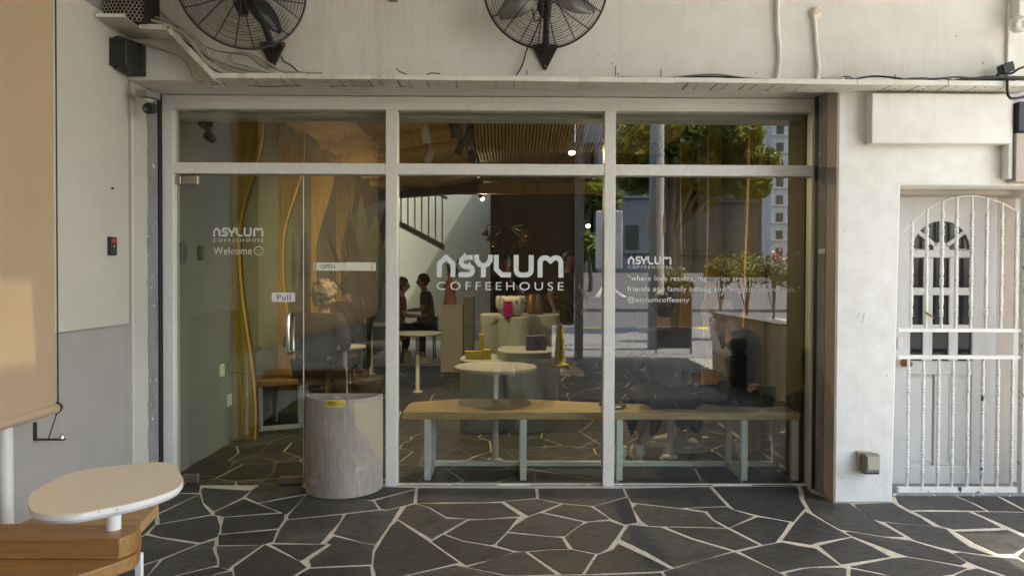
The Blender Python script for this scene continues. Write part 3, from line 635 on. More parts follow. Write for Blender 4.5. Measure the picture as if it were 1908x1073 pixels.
for i, (x0, x1) in enumerate(((1694, 1724), (1739, 1772), (1787, 1817))):
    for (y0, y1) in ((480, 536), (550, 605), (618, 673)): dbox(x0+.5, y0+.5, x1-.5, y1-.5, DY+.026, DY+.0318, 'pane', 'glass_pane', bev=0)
for x0, x1 in ((1698, 1740), (1772, 1812)): 
    dbox(x0, 703, x1, 862, DY+.022, DY+.032, 'raised_panel', bev=.008)
cx, cz = dpx(1756, 466); R = .195
top = dpx(1756, 366)[1]; xl, xr = dpx(1694.2, 400)[0], dpx(1816.8, 400)[0]
for s, x in ((-1, xl), (1, xr)):
    p = [(cx, top), (x, top), (x, cz)]+[(cx+s*R*math.cos(t*PI/20), cz+R*math.sin(t*PI/20)) for t in range(0, 11)]
    MB().prism(p, DY+.010, DY+.0325, 'y').build('fan_surround', M['door'], dr)
for a0 in (38, 90, 142):
    u = Vector((math.cos(math.radians(a0)), 0, math.sin(math.radians(a0)))); v = Vector((-u.z, 0, u.x)); c = Vector((cx, DY+.020, cz))+u*.118
    MB().obb(c, u*.076, Vector((0, .009, 0)), v*.013).build('fan_bar', M['door'], dr, .003)
MB().prism([(cx+.055*math.cos(t*PI/12), cz+.055*math.sin(t*PI/12)) for t in range(13)], DY+.011, DY+.0325, 'y').build('fan_hub', M['door'], dr)
for a0, a1 in ((4, 36), (41, 86), (94, 139), (144, 176)):
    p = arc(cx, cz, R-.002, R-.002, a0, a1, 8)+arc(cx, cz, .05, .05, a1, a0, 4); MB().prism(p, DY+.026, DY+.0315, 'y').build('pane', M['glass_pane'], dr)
MB().lathe((dpx(1686, 676)[0], DY+.01, dpx(1686, 676)[1]), [(.028, 0), (.028, .006), (.012, .012), (.012, .04), (.024, .05), (.02, .07), (0, .075)], 16, (0, -1, 0)).build('handle', M['brass'], dr)
dbox(1673, 628, 1683, 650, DY-.004, DY+.009, 'lock_plate', 'paper', bev=.001)
df = thing('door_surround', 'cream stepped door frame and stained jamb behind the white gate', 'door frame', (3.0, -.1, 0))
a = at(1676, 352, Y=-.13)
MB().box(DL-.02, 3.75, -.13, .06, a.z-.035, a.z-.004).build('header', M['reveal'], df, .004)
MB().box(DL-.02, 3.75, -.2, .06, a.z+.002, a.z+.03).build('header', M['door'], df, .004)
MB().box(dpx(1854, 500)[0], dpx(1895, 500)[0], DY+.02, DY+.1, 0, a.z-.036).build('jamb', M['door_jamb'], df, .003)
MB().box(DL-.02, 3.75, DY+.062, DY+.12, 0, a.z+.03).build('backing', M['door'], df)
MB().box(DL-.01, 3.75, -.21, .06, -.004, .018).build('threshold', M['cement'], df, .003)
gt = thing('entrance_gate', 'white ornate metal gate with turned bars before the old door', 'gate', (2.95, GYT, .02))
def gp(px, py, y=GYT): return at(px, py, Y=y)
BX = [1701, 1729, 1757, 1785, 1813, 1841, 1868.5, 1894.5]
BXB = [1692, 1720, 1749, 1774, 1803, 1830, 1859, 1887]
ARC = [(820, 515), (910, 415), (1000, 330), (1100, 262), (1200, 210), (1300, 178), (1400, 164), (1500, 166), (1600, 187), (1680, 212), (1750, 245), (1820, 285), (1890, 330), (1990, 400)]
ARC = [(1500+x*.2144, 330+y*.2144) for x, y in ARC]
def arc_y(px):
    for (x0, y0), (x1, y1) in zip(ARC, ARC[1:]):
        if x0 <= px <= x1: return y0+(y1-y0)*(px-x0)/(x1-x0)
    return ARC[-1][1]
def rail(y0, y1, x0=1672, x1=1902, nm='rail', mat='gate', yw=.013):
    a, b = gp(x0, y0), gp(x1, y1); return MB().box(a.x, b.x, GYT-yw, GYT+yw, b.z, a.z).build(nm, M[mat], gt, .002)
rail(611.5, 619); rail(661, 669); rail(906, 918, mat='gate_worn')
MB().tube([gp(x, y) for x, y in ARC], .0042, 8).build('arch', M['gate'], gt)
a = gp(1903, 500); MB().box(a.x, a.x+.05, GYT-.03, GYT+.02, .02, DT-.04).build('post', M['gate_worn'], gt, .003)
def baluster(x, z0, z1, groups, r=.0092):
    """turned bar: plain shaft, groups of three beads with slim vases between them"""
    prof = [(r*1.05, 0)]; H = z1-z0
    for g in groups:
        h = g*H
        for k in (-1, 0, 1):
            c = h+k*.017
            prof += [(r*.85, c-.009), (r*1.28, c-.006), (r*1.42, c), (r*1.28, c+.006), (r*.85, c+.009)]
        if g != groups[-1]:
            nx = groups[groups.index(g)+1]*H; g0, g1 = h+.03, nx-.03
            prof += [(r*1.0, g0), (r*1.4, g0+(g1-g0)*.25), (r*1.2, g0+(g1-g0)*.5), (r*1.0, g1)] if (g1-g0) < .14 else [(r*1.0, g0), (r*1.45, g0+.05), (r*1.2, g0+.09), (r*1.15, g1-.05), (r*1.0, g1)]
    prof.append((r*1.05, H))
    prof = [p for i, p in enumerate(prof) if p[1] >= 0 and p[1] <= H+1e-6]
    return MB().lathe((x, GYT, z0), prof, 10)
for i, (bx, bb) in enumerate(zip(BX, BXB)):
    zt = gp(bx, arc_y(bx)).z; zb = gp(bx, 611.5).z; x = (gp(bx, 450).x+gp(bb, 850).x)/2
    H = zt-zb
    tops = [.07+.25, (gp(1757, 432).z-zb), (gp(1757, 525).z-zb), (gp(1757, 470).z-zb), (gp(1757, 400).z-zb)]
    gs = sorted(v/H for v in (gp(1757, 583).z-zb, gp(1757, 524).z-zb, gp(1757, 468).z-zb, gp(1757, 432).z-zb, gp(1757, 400).z-zb) if v < H-.05)
    baluster(x, zb, zt, gs).build('baluster', M['gate'], gt)
    zt = gp(bx, 669).z; zb = gp(bx, 906).z; H = zt-zb
    gs = sorted((gp(1757, y).z-zb)/H for y in (694, 728, 763, 812, 843, 875))
    baluster(x-.012, zb, zt, gs).build('baluster', M['gate_worn' if i == 5 else 'gate'], gt)
p = [gp(1722, 581, -.2), gp(1731, 586, -.22), gp(1740, 592, -.215)]
MB().tube(p, [.004, .007, .004], 8).build('latch', M['brass'], gt)
# ================================================================== CABLE TRAY, FANS, FIXTURES
random.seed(21)
TY0, TY1 = -.355, -.55
tr = thing('cable_tray', 'long perforated white cable tray fixed along the wall over the shopfront', 'cable tray', (0, -.45, 2.55))
tz = lambda x: 2.549-.0042*(x-.2)                     # sags slightly to the right
xa, xb = at(400, 145, Y=TY1).x, 3.16
segs = 9; step = (xb-xa)/segs
for i in range(segs):
    x0, x1 = xa+i*step, xa+(i+1)*step-.004; z0, z1 = tz(x0)+random.uniform(-.003, .003), tz(x1)+random.uniform(-.003, .003)
    mb = MB(); mb.prism([(x0, z0), (x1, z1), (x1, z1+.004), (x0, z0+.004)], TY1+.003, TY0, 'y')
    mb.prism([(x0, z0-.001), (x1, z1-.001), (x1, z1+.027+random.uniform(-.003, .003)), (x0, z0+.027+random.uniform(-.003, .003))], TY1, TY1+.003, 'y'); mb.build('tray_length', M['tray'], tr)
mb = MB()
x = xa+.03
while x < xb-.1:                                       # slotted underside: rows of dark slots in short bands
    for k in range(5):
        y = TY1+.03+k*.033; mb.box(x+random.uniform(-.002, .002), x+.007, y, y+.019, tz(x)-.0012, tz(x)+.001)
    for k in range(3): 
        y = TY1+.045+k*.05; mb.box(x+.06, x+.075, y, y+.006, tz(x+.06)-.001, tz(x+.06)+.001)
    x += .172
tag(mb.build('slot', M['ink'], tr), kind='stuff')
# the raised end on the left: a diagonal and a short level piece with their lip
P4 = [at(400, 150, Y=TY1), at(311, 56, Y=TY1), at(258, 53, Y=TY1)]
for p, q in zip(P4, P4[1:]):
    d = (q-p).normalized(); nrm = Vector((-d.z, 0, d.x)); nrm = nrm if nrm.z > 0 else -nrm
    c = (p+q)/2; L = (q-p).length/2-.002
    mb = MB(); mb.obb(c+Vector((0, (TY0-TY1)/2, 0)), d*L, Vector((0, (TY0-TY1)/2-.001, 0)), nrm*.002); mb.obb(c+nrm*.013, d*L, Vector((0, .0018, 0)), nrm*.015)
    mb.build('tray_length', M['tray'], tr)
a, b = at(262, 52, Y=TY1), at(186, 41, Y=-.74)
MB().prism([(a.x, TY1), (a.x, TY0), (b.x-.02, TY0), (b.x-.02, -.74), (b.x+.14, -.74)], a.z-.004, a.z, 'z').build('tray_length', M['wall_side'], tr)
MB().obb(((b.x+.06), -.741, a.z+.004), (.08, 0, 0), (0, .002, 0), (0, 0, .009)).build('tray_lip', M['wall_clean'], tr)
def cable(name, pts, r, mat, label, group=None, sm=6):
    """pts: (px, py, Y) knots; a smooth cable through them"""
    K = [at(p[0], p[1], Y=p[2]) for p in pts]; out = []
    for i in range(len(K)-1):
        p0, p1, p2, p3 = K[max(0, i-1)], K[i], K[i+1], K[min(len(K)-1, i+2)]
        for k in range(sm):
            t = k/sm; out.append(.5*((2*p1)+(p2-p0)*t+(2*p0-5*p1+4*p2-p3)*t*t+(3*p1-p0-3*p2+p3)*t**3))
    out.append(K[-1])
    return tag(MB().tube(out, r, 7).build(name, M[mat]), label, 'cable', group)
cg = 'cables lying in and around the tray'
cable('thick_cable', [(250, 30, -.5), (300, 44, -.5), (345, 66, -.47), (370, 98, -.46), (392, 122, -.46), (425, 137, -.45), (470, 141, -.45)], .011, 'cable_w', 'thickest dirty white cable curving down the diagonal end of the tray', cg)
cable('looped_cable', [(600, 137, -.42), (530, 134, -.4), (500, 118, -.38), (470, 100, -.38), (440, 98, -.38), (431, 108, -.38), (437, 118, -.39), (455, 122, -.39), (480, 130, -.4), (505, 137, -.42)], .007, 'cable_w', 'dirty white cable making a loop under the left fan', cg)
cable('sagging_cable', [(275, 0, -.38), (330, 52, -.4), (362, 74, -.42), (400, 94, -.4), (460, 104, -.39), (482, 120, -.39), (500, 130, -.4)], .004, 'cable_g', 'thin grey cable running from the top left down past the left fan', cg)
cable('sagging_cable', [(262, 40, -.47), (300, 50, -.46), (350, 82, -.46), (380, 112, -.45), (402, 132, -.45), (450, 142, -.45)], .006, 'cable_b', 'black cable tight behind the lip of the diagonal tray end', cg)
cable('sagging_cable', [(265, 36, -.44), (310, 46, -.44), (352, 76, -.43), (390, 106, -.42), (440, 124, -.42), (520, 139, -.42)], .005, 'cable_w', 'pale cable sloping to the tray between the loop and the lip', cg)
cable('hanging_cable', [(266, 80, -.38), (300, 92, -.37), (335, 106, -.37), (352, 125, -.37), (362, 148, -.38), (385, 158, -.4)], .0045, 'cable_w', 'pale cable drooping from the black speaker to the corner', cg)
cable('straight_cable', [(262, 160, -.37), (300, 158, -.38), (345, 155, -.39), (380, 152, -.4), (420, 157, -.42)], .0035, 'cable_w', 'pale cable lying along the ledge left of the tray', cg)
cable('straight_cable', [(400, 158, -.38), (480, 158, -.37), (560, 160, -.37), (640, 157, -.37), (760, 160, -.37), (900, 164, -.37), (1050, 167, -.37)], .0035, 'cable_w', 'thin pale cable hanging just below the tray underside', cg)
cable('bundled_cable', [(1150, 144.5, -.52), (1240, 146, -.52), (1330, 143, -.5), (1420, 149, -.5), (1530, 151, -.5), (1660, 154, -.5), (1780, 151, -.5), (1880, 148, -.5), (1930, 146, -.5)], .006, 'cable_b', 'long black cable on the tray running to the right edge', cg)
cable('bundled_cable', [(1240, 147, -.5), (1290, 141, -.48), (1340, 139.5, -.48), (1400, 147, -.5), (1500, 150, -.52), (1600, 152, -.52), (1700, 155, -.52)], .005, 'cable_g', 'grey cable rising in a low arc above the tray', cg)
cable('bundled_cable', [(1690, 155, -.53), (1760, 153, -.53), (1810, 148, -.54), (1850, 144, -.55), (1930, 146, -.55)], .009, 'cable_b', 'thick black cable at the right end of the tray', cg)
cable('hanging_cable', [(1862, 126, -.5), (1868, 136, -.52), (1885, 137, -.54), (1900, 128, -.56), (1930, 120, -.56)], .007, 'cable_b', 'black cable looping under the junction plug at the right edge', cg)
cable('hanging_cable', [(1877, 150, -.56), (1877, 168, -.57), (1880, 180, -.57), (1890, 184, -.57), (1930, 176, -.57)], .008, 'cable_b', 'black cable hooking below the right end of the tray', cg)
for x0, pts, lab in ((0, [(738, 128, -.40), (742, 132, -.4), (750, 136, -.41), (757, 139, -.42)], 'frayed black wire end poking up from the tray left of the middle'),
                     (0, [(795, 139, -.4), (805, 136.5, -.4), (820, 138, -.41)], 'short black wire stub lying on the tray'),
                     (0, [(982, 132, -.4), (982, 140, -.41)], 'thin rusty rod standing on the tray under the right fan'),
                     (0, [(1147, 123, -.37), (1147, 143, -.38)], 'thin rod standing on the tray near the drill holes'),
                     (0, [(1232, 129, -.37), (1231.5, 145, -.38)], 'thin rod standing on the tray at the start of the black cable'),
                     (0, [(1563, 148, -.48), (1572, 143, -.47), (1584, 144, -.47), (1592, 149, -.48)], 'small grey wire arch beside the broken bracket'),
                     (0, [(1668, 139, -.48), (1666, 155, -.5)], 'upright grey bolt standing on the right half of the tray')):
    cable('wire_stub', pts, .003, 'cable_b', lab)
a = at(1528, 147, Y=-.5)
br = tag(MB().obb((a.x+.06, -.5, a.z-.004), (.055, 0, .012), (0, .03, 0), (-.003, 0, .013)).build('broken_bracket', M['door_jamb'], bevel=.003), 'small rusty brown bracket lying on the tray', 'bracket')
rc = random.Random(3)
for k in range(9):
    x0 = rc.uniform(1480, 1700); L_ = rc.uniform(150, 380); y_ = 150+(x0-1480)*.017
    cable('tangled_cable', [(x0+L_*i/6, y_+rc.uniform(-9, 3)+(x0+L_*i/6-1480)*.004, rc.uniform(-.54, -.42)) for i in range(7)], rc.choice((.003, .004, .006)), rc.choice(('cable_b', 'cable_g', 'cable_b')), 'loose dark cable tangled on the right half of the tray', 'loose cables tangled on the right of the tray')
for k in range(7):
    x0 = 262+rc.uniform(-10, 40); sh = rc.uniform(-8, 14)
    cable('tangled_cable', [(x0, 34+sh*.6, -.46), (x0+40, 50+sh, -.44), (x0+85+sh, 84+sh*.7, -.42), (395+sh, 112+sh*.6, -.41), (450+3*sh, 134+sh*.3, -.42), (530+5*sh, 140, -.45)], rc.choice((.003, .004, .0065)), rc.choice(('cable_w', 'cable_g', 'cable_b', 'cable_w')), 'loose cable in the tangle above the diagonal tray end', 'loose cables tangled at the left of the tray')
for k in range(4):
    x0 = 420+k*190+rc.uniform(-30, 30)
    cable('tangled_cable', [(x0+i*34, 157+rc.uniform(-2, 5)+i*.4, -.375) for i in range(6)], .0028, 'cable_g', 'thin grey wire hanging in the joint under the tray', 'thin wires in the joint under the tray')
# conduits
def conduit(pts, r, lab):
    K = [at(p[0], p[1], Y=-.365) for p in pts]; return tag(MB().tube(K, r, 10).build('conduit', M['wall_clean']), lab, 'pipe', 'white pipes on the upper wall')
conduit([(1448, -60), (1448.5, 20), (1449.5, 60), (1452.5, 90), (1453, 115), (1450, 133), (1447, 150)], .0135, 'white painted pipe running out of the top of the picture')
cp = thing('conduit', 'white painted pipe that ends in a round cream wall plate', 'pipe', at(1524, 150, Y=-.37), 'white pipes on the upper wall')
MB().tube([at(x, y, Y=-.365) for x, y in [(1516, 24), (1519, 50), (1521, 80), (1524.5, 110), (1526, 130), (1522, 152)]], .012, 10).build('pipe', M['wall_clean'], cp)
a = at(1519, 25, Y=-.36); MB().lathe((a.x, -.352, a.z), [(.040, 0), (.038, .008), (.016, .012), (.014, .03)], 20, (0, -1, 0)).build('wall_plate', M['laminate'], cp)
# ---------------------------------------------------------------- wall fans
def fan(cpx, cpy, yaw, bpx, bpy_, label, R=.352, pitch=0, a0=0, bm_='black_metal'):
    c = at(cpx, cpy, Y=-.66); t = thing('wall_fan', label, 'fan', c, 'black wall fans above the shopfront')
    Rm = Matrix.Translation(c) @ Matrix.Rotation(yaw, 4, 'Z') @ Matrix.Rotation(pitch, 4, 'X')
    rr = lambda mb: mb.xf(Rm)
    rim = MB(); rim.tube([(R*math.cos(k*PI/36), 0, R*math.sin(k*PI/36)) for k in range(72)], .0062, 8, closed=True); rr(rim).build('rim', M['black_metal'], t)
    cage = MB(); nr = 30
    for side, dep in ((-1, .085), (1, .095)):
        for k in range(nr):
            q = .075+(R-.082)*k/(nr-1); u = (q/R); y = side*dep*(1-u**2.6)
            if side > 0 and k % 2: continue
            cage.tube([(q*math.cos(j*PI/24), y, q*math.sin(j*PI/24)) for j in range(48)], .00135, 4, closed=True)
        for k in range(10):
            for dlt in (-.022, .022):
                an = 2*PI*k/10+.2+(0 if side < 0 else .3); pts = []
                for j in range(9):
                    q = .07+(R-.07)*j/8; u = q/R; y = side*(dep+.002)*(1-u**2.6); aa = an+dlt*(.075/q)*1.4
                    pts.append((q*math.cos(aa), y, q*math.sin(aa)))
                cage.tube(pts, .0019, 5)
    tag(rr(cage).build('cage', M['black_metal'], t), kind='stuff')
    hubc = MB().lathe((0, -.088, 0), [(.0, -.006), (.06, -.005), (.072, .002), (.072, .01)], 24, (0, -1, 0)); rr(hubc).build('badge', M['black_metal'], t)
    rr(MB().lathe((0, .02, 0), [(.055, 0), (.062, .03), (.065, .14), (.05, .16), (0, .165)], 20, (0, 1, 0))).build('motor', M['black_metal'], t)
    for k in range(3):
        mb = MB(); n = 10; vs = []
        an = 2*PI*k/3+a0
        for j in range(n+1):
            s = j/n; q = .05+.265*s; wd = (.035+.085*math.sin(PI*min(1, s*1.05))**.8)*(1-.15*s); off = .05*s
            for sd, yy in ((-1, -.032), (1, .03)):
                aa = an+off+sd*math.atan2(wd/2*1.3, q); vs += [(q*math.cos(aa), yy*(1-.5*s), q*math.sin(aa)), (q*math.cos(aa), yy*(1-.5*s)+.003, q*math.sin(aa))]
        fs = []
        for j in range(n):
            i0, i1 = 4*j, 4*j+4
            fs += [(i0, i1, i1+2, i0+2), (i0+1, i0+3, i1+3, i1+1), (i0, i0+1, i1+1, i1), (i0+2, i1+2, i1+3, i0+3)]
        fs += [(0, 2, 3, 1), (4*n, 4*n+1, 4*n+3, 4*n+2)]
        mb.add(vs, fs, True); rr(mb).build('blade', M[bm_], t)
    b = at(bpx, bpy_, Y=-.362); w = .078; h = .155
    mb = MB(); p = []
    for cx, cz, a0 in ((b.x-w+.012, b.z+h*.5-.012, 90), (b.x, b.z-h*.5+.012, 215), (b.x+w-.012, b.z+h*.5-.012, -35)): p += arc(cx, cz, .012, .012, a0, a0+125 if a0 != 215 else a0+110, 5)
    mb.prism(p, -.372, -.352, 'y'); mb.build('bracket_plate', M['black_metal'], t, .002)
    for cx, cz in ((b.x-w+.016, b.z+h*.5-.016), (b.x, b.z-h*.5+.018), (b.x+w-.016, b.z+h*.5-.016)):
        MB().lathe((cx, -.372, cz), [(.0085, 0), (.0085, .004), (.004, .006), (0, .006)], 8, (0, -1, 0)).build('bolt', M['brass'], t)
    mc = Rm @ Vector((0, .17, 0)); pts = []
    st = Vector((b.x, -.375, b.z+h*.28))
    for j in range(13):
        s = j/12; q = st.lerp(mc, s)
        pts.append(Vector((st.x+(mc.x-st.x)*s**1.6, st.y-.10*math.sin(PI*min(1, s*1.0))**1+(mc.y-st.y)*s, st.z+(mc.z-st.z)*math.sin(s*PI/2))))
    MB().tube(pts, [.024-.006*min(1, j/4) for j in range(13)], 12).build('arm', M['black_metal'], t)
    MB().tube([mc+Vector((0, .0, .02)), mc+Vector((0, .02, -.05)), mc+Vector((.01, .03, -.11))], [.04, .045, .03], 14).build('gearbox', M['black_metal'], t)
    return t
f1 = fan(452, -26, .42, 508, 103, 'black wall fan turned to the side, left one above the glass door', pitch=.05, a0=3.3)
f2 = fan(1016, -24, -.03, 1016, 107, 'black wall fan facing straight out above the middle pane', a0=PI/2, bm_='fan_blade')
def fan_cord(t, pts, r=.0045):
    K = [at(p[0], p[1], Y=p[2]) for p in pts]; out = []
    for i in range(len(K)-1):
        p0, p1, p2, p3 = K[max(0, i-1)], K[i], K[i+1], K[min(len(K)-1, i+2)]
        for k in range(6):
            s = k/6; out.append(.5*((2*p1)+(p2-p0)*s+(2*p0-5*p1+4*p2-p3)*s*s+(3*p1-p0-3*p2+p3)*s**3))
    MB().tube(out+[K[-1]], r, 7).build('cord', M['cable_b'], t)
fan_cord(f1, [(524, 105, -.375), (530, 115, -.37), (545, 124, -.37), (556, 134, -.38), (575, 136, -.39)])
fan_cord(f2, [(985, -5, -.5), (992, 20, -.47), (997, 40, -.46), (1006, 36, -.45), (1002, 50, -.42), (990, 78, -.40), (981, 95, -.37), (974, 120, -.37), (962, 141, -.39)])
# ---------------------------------------------------------------- left side fixtures
sp = thing('wall_speaker', 'black loudspeaker on the wall left of the cable tray', 'speaker', at(236, 140, Y=-.45))
p = [at(212, 68, Y=-.52), at(264, 74, Y=-.42), at(263, 141, Y=-.42), at(210, 138, Y=-.52)]
a, b = at(209, 70, Y=-.55), at(264, 140, Y=-.42)
MB().prism([(a.x+.004, -.545), (a.x-.002, -.36), (b.x, -.36), (b.x+.002, -.41), (b.x-.05, -.56), (b.x-.065, -.568)], b.z+.004, a.z+.006, 'z').build('cabinet', M['black'], sp, .006, 2)
MB().obb(((a.x+b.x)/2-.015, -.575, (a.z+b.z)/2), (.058, .0, 0), (0, .006, 0), (0, 0, (a.z-b.z)/2-.012)).build('grille', M['black'], sp, .004)
MB().lathe(((a.x+b.x)/2, -.48, b.z+.004), [(.02, 0), (.018, .014)], 12, (0, 0, -1)).build('mount', M['black'], sp)
cc = thing('cctv_camera', 'small black security camera under a grey box at the top left corner of the shopfront', 'camera', at(277, 190, Y=-.38))
a, b = at(253, 167, Y=-.44), at(298, 184, Y=-.36)
MB().prism([(a.x, -.44), (a.x+.07, -.44), (b.x, -.36), (b.x, -.352), (a.x, -.352)], b.z-.006, a.z, 'z').build('junction_box', M['lens_grey'], cc, .003)
c = at(277, 186, Y=-.4); MB().lathe((c.x, -.4, c.z), [(.03, 0), (.024, .012), (.016, .02)], 14, (0, 0, -1)).build('mount', M['cable_w'], cc)
c = at(277, 201, Y=-.41); MB().lathe((c.x+.0, -.36, c.z+.006), [(.026, 0), (.033, .01), (.034, .08), (.03, .085), (.024, .084), (.02, .074), (0, .074)], 18, (.12, -1, -.22)).build('camera_body', M['black'], cc)
cr = thing('card_reader', 'black door access reader with a red label on the left side wall', 'card reader', at(206, 475, X=-2.3))
a, b = at(201, 441, X=-2.298), at(213, 476, X=-2.298)
y0, y1 = min(a.y, b.y), max(a.y, b.y); z0, z1 = b.z, a.z
MB().box(-2.302, -2.28, y0, y1, z0, z1).build('housing', M['black'], cr, .004, 2)
MB().box(-2.2802, -2.2785, y0+.01, y1-.01, z1-.035, z1-.012).build('label_plate', M['red_led'], cr)
MB().lathe((-2.28, (y0+y1)/2, (z0+z1)/2), [(.005, 0), (.005, .0015), (0, .002)], 8, (1, 0, 0)).build('led', M['paper'], cr)
c = at(209, 351, X=-2.3); tag(MB().lathe((-2.302, c.y, c.z), [(.006, 0), (.005, .012), (0, .014)], 8, (1, 0, 0)).build('wall_bolt', M['black']), 'tiny black bolt in the upper half of the side wall', 'bolt')
# hex mesh guard box at the top left
hv = thing('mesh_box', 'dark vent box behind white hexagonal wire mesh at the top left', 'vent', at(215, 38, Y=-.6))
a, b = at(181, -60, Y=-.66), at(258, 34, Y=-.66)
MB().box(a.x, b.x, -.6, -.4, b.z, a.z).build('box', M['dark_gap'], hv)
mb = MB(); hr = .0125; j = 0; z = b.z+.004
while z < a.z:
    x = a.x+(hr*.87 if j % 2 else 0)
    while x < b.x:
        mb.tube([(x+hr*math.cos(PI/2+k*PI/3), -.62-.02*math.sin((x-a.x)/(b.x-a.x)*PI), z+hr*math.sin(PI/2+k*PI/3)) for k in range(6)], .0017, 4, closed=True); x += hr*1.74
    z += hr*1.5; j += 1
tag(mb.build('wire_mesh', M['cable_w'], hv), kind='stuff')
a = at(252, 33, Y=-.55); MB().box(a.x, a.x+.018, -.58, -.37, a.z, a.z+.4).build('side_flange', M['wall_side'], hv)
# roller blind on the left
XB = -2.13
bl = thing('roller_blind', 'beige fabric roller blind hanging down along the left edge', 'blind', at(50, 770, X=XB))
c0 = at(103, 764, X=XB); yb = c0.y; zb = c0.z+.02
mb = MB(); n = 18; vs = []; y1 = -7.4
for i in range(n+1):
    y = yb+(y1-yb)*i/n; xo = .012*math.sin(i*1.1)+.004*math.sin(i*2.7)
    vs += [(XB+xo, y, zb), (XB+xo*.3, y, 3.5), (XB+xo+.0016, y, zb), (XB+xo*.3+.0016, y, 3.5)]
fs = []
for i in range(n):
    a, b = 4*i, 4*i+4; fs += [(a, a+1, b+1, b), (a+2, b+2, b+3, a+3)]
mb.add(vs, fs, True); mb.build('fabric', M['blind'], bl)
MB().tube([(XB, yb+.002, zb-.012), (XB, y1, zb-.012)], .024, 14).build('bottom_bar', M['blind'], bl)
MB().tube([(XB, yb+.03, zb-.010), (XB, yb+.002, zb-.010)], [.02, .03], 14).build('end_cap', M['black'], bl)
MB().tube([(XB, yb+.022, zb-.02), (XB, yb+.022, 3.5)], .0035, 6).build('guide_wire', M['cable_b'], bl)
c = at(90, 818, X=-2.2)
MB().tube([(XB, yb+.022, zb-.02), (-2.2, c.y, c.z)], .0028, 6).build('guide_wire', M['cable_b'], bl)
MB().tube([(XB, y1, 3.52), (XB, yb+.03, 3.52)], .04, 14).build('roller', M['alu'], bl)
hk = thing('wall_bracket', 'small black angle bracket holding the blind wire on the grey wall', 'bracket', at(68, 815, X=-2.33))
c2 = at(66, 818, X=-2.33)
MB().box(-2.336, -2.328, c2.y-.012, c2.y+.012, c2.z-.004, c2.z+.085).build('plate', M['black'], hk, .002)
MB().box(-2.336, -2.185, c2.y-.011, c2.y+.011, c2.z-.004, c2.z+.003).build('foot', M['black'], hk, .001)
MB().lathe((-2.2, c2.y, c2.z+.003), [(.012, 0), (.012, .014), (.006, .02), (.006, .026), (0, .026)], 10).build('bolt', M['chrome'], hk)
dp = thing('wall_pipe', 'white vertical pipe at the foot of the grey side wall, lower left', 'pipe', (-2.29, at(10, 900, X=-2.29).y, 0))
c = at(11, 880, X=-2.29); MB().tube([(-2.29, c.y, 0), (-2.29, c.y, 1.1)], .03, 14).build('pipe', M['alu'], dp)
MB().tube([(-2.325, c.y+.055, .3), (-2.325, c.y+.055, 1.06)], .006, 6).build('thin_cable', M['cable_g'], dp)
# ---------------------------------------------------------------- right side fixtures
wl = thing('bulkhead_light', 'grimy square outdoor light low on the white pillar', 'wall light', at(1612, 878, Y=-.36))
a, b = at(1598, 840, Y=-.36), at(1626, 877, Y=-.36)
MB().box(a.x-.004, b.x-.004, -.372, -.351, b.z-.002, a.z+.002).build('back_plate', M['wire_yellow'], wl, .006, 2)
MB().box(a.x+.014, b.x+.016, -.425, -.373, b.z+.002, a.z-.004).build('housing', M['lens_grey'], wl, .012, 3)
MB().box(a.x+.026, b.x+.006, -.433, -.424, b.z+.024, a.z-.018).build('lens', M['wire_yellow'], wl, .006, 2)
MB().box(a.x+.016, b.x+.012, -.424, -.385, b.z-.004, b.z+.003).build('lower_rim', M['black'], wl, .002)
mt = thing('meter_box', 'black electrical meter box at the right edge under the tray', 'meter box', at(1895, 335, Y=-.42))
a, b = at(1893, 190, Y=-.45), at(1893, 338, Y=-.45)
MB().box(a.x+.012, a.x+.3, -.46, -.352, b.z+.3, a.z).build('box', M['black'], mt, .004)
MB().box(a.x-.02, a.x+.008, -.42, -.352, b.z+.02, a.z).build('trunking', M['wall_clean'], mt, .003)
MB().box(a.x+.012, a.x+.3, -.44, -.352, b.z, b.z+.295).build('lower_box', M['door_jamb'], mt, .003)
sl = thing('wall_camera', 'white dome camera on the upper wall at the right edge', 'camera', at(1900, 40, Y=-.4))
a = at(1894, 36, Y=-.42); MB().box(a.x+.0, a.x+.3, -.44, -.352, a.z, a.z+.25).build('mounting_box', M['wall_clean'], sl, .006)
c = at(1903, 40, Y=-.5); MB().lathe((c.x+.02, -.44, c.z), [(.05, 0), (.05, .03), (.04, .055), (.018, .06), (.016, .05), (0, .05)], 20, (-.15, -1, -.25)).build('camera_head', M['wall_clean'], sl)
c = at(1880, 60, Y=-.36); tag(MB().box(c.x-.012, c.x+.028, -.372, -.351, at(1880, 150, Y=-.36).z, 3.4).build('trunking', M['wall_clean'], bevel=.002), 'chipped white cable trunking rising on the upper wall at the right', 'trunking')
pg = thing('junction_plug', 'black weatherproof plug at the foot of the white trunking', 'plug', at(1872, 132, Y=-.4))
c = at(1874, 128, Y=-.42); MB().obb(c, (.035, 0, .012), (0, .03, 0), (-.008, 0, .028)).build('plug_body', M['black'], pg, .008, 2)
MB().tube([c+Vector((-.03, 0, -.02)), c+Vector((-.05, 0, -.045))], .012, 8).build('cable_gland', M['black'], pg)
for px, py, r in ((1782, 67, .006), (1832, 117.5, .006), (1409.5, 136, .005), (1114, 102, .005), (1144, 102, .005), (1141, 118, .006), (1152, 138, .008), (818, 35, .004)):
    c = at(px, py, Y=-.352); tag(MB().lathe((c.x, -.35, c.z), [(r, 0), (r*.8, .003), (r*.5, .0035), (0, .001)], 8, (0, -1, 0)).build('drill_hole', M['door_jamb']), 'small plugged drill hole in the white upper wall', 'wall plug', 'plugged holes in the upper wall')
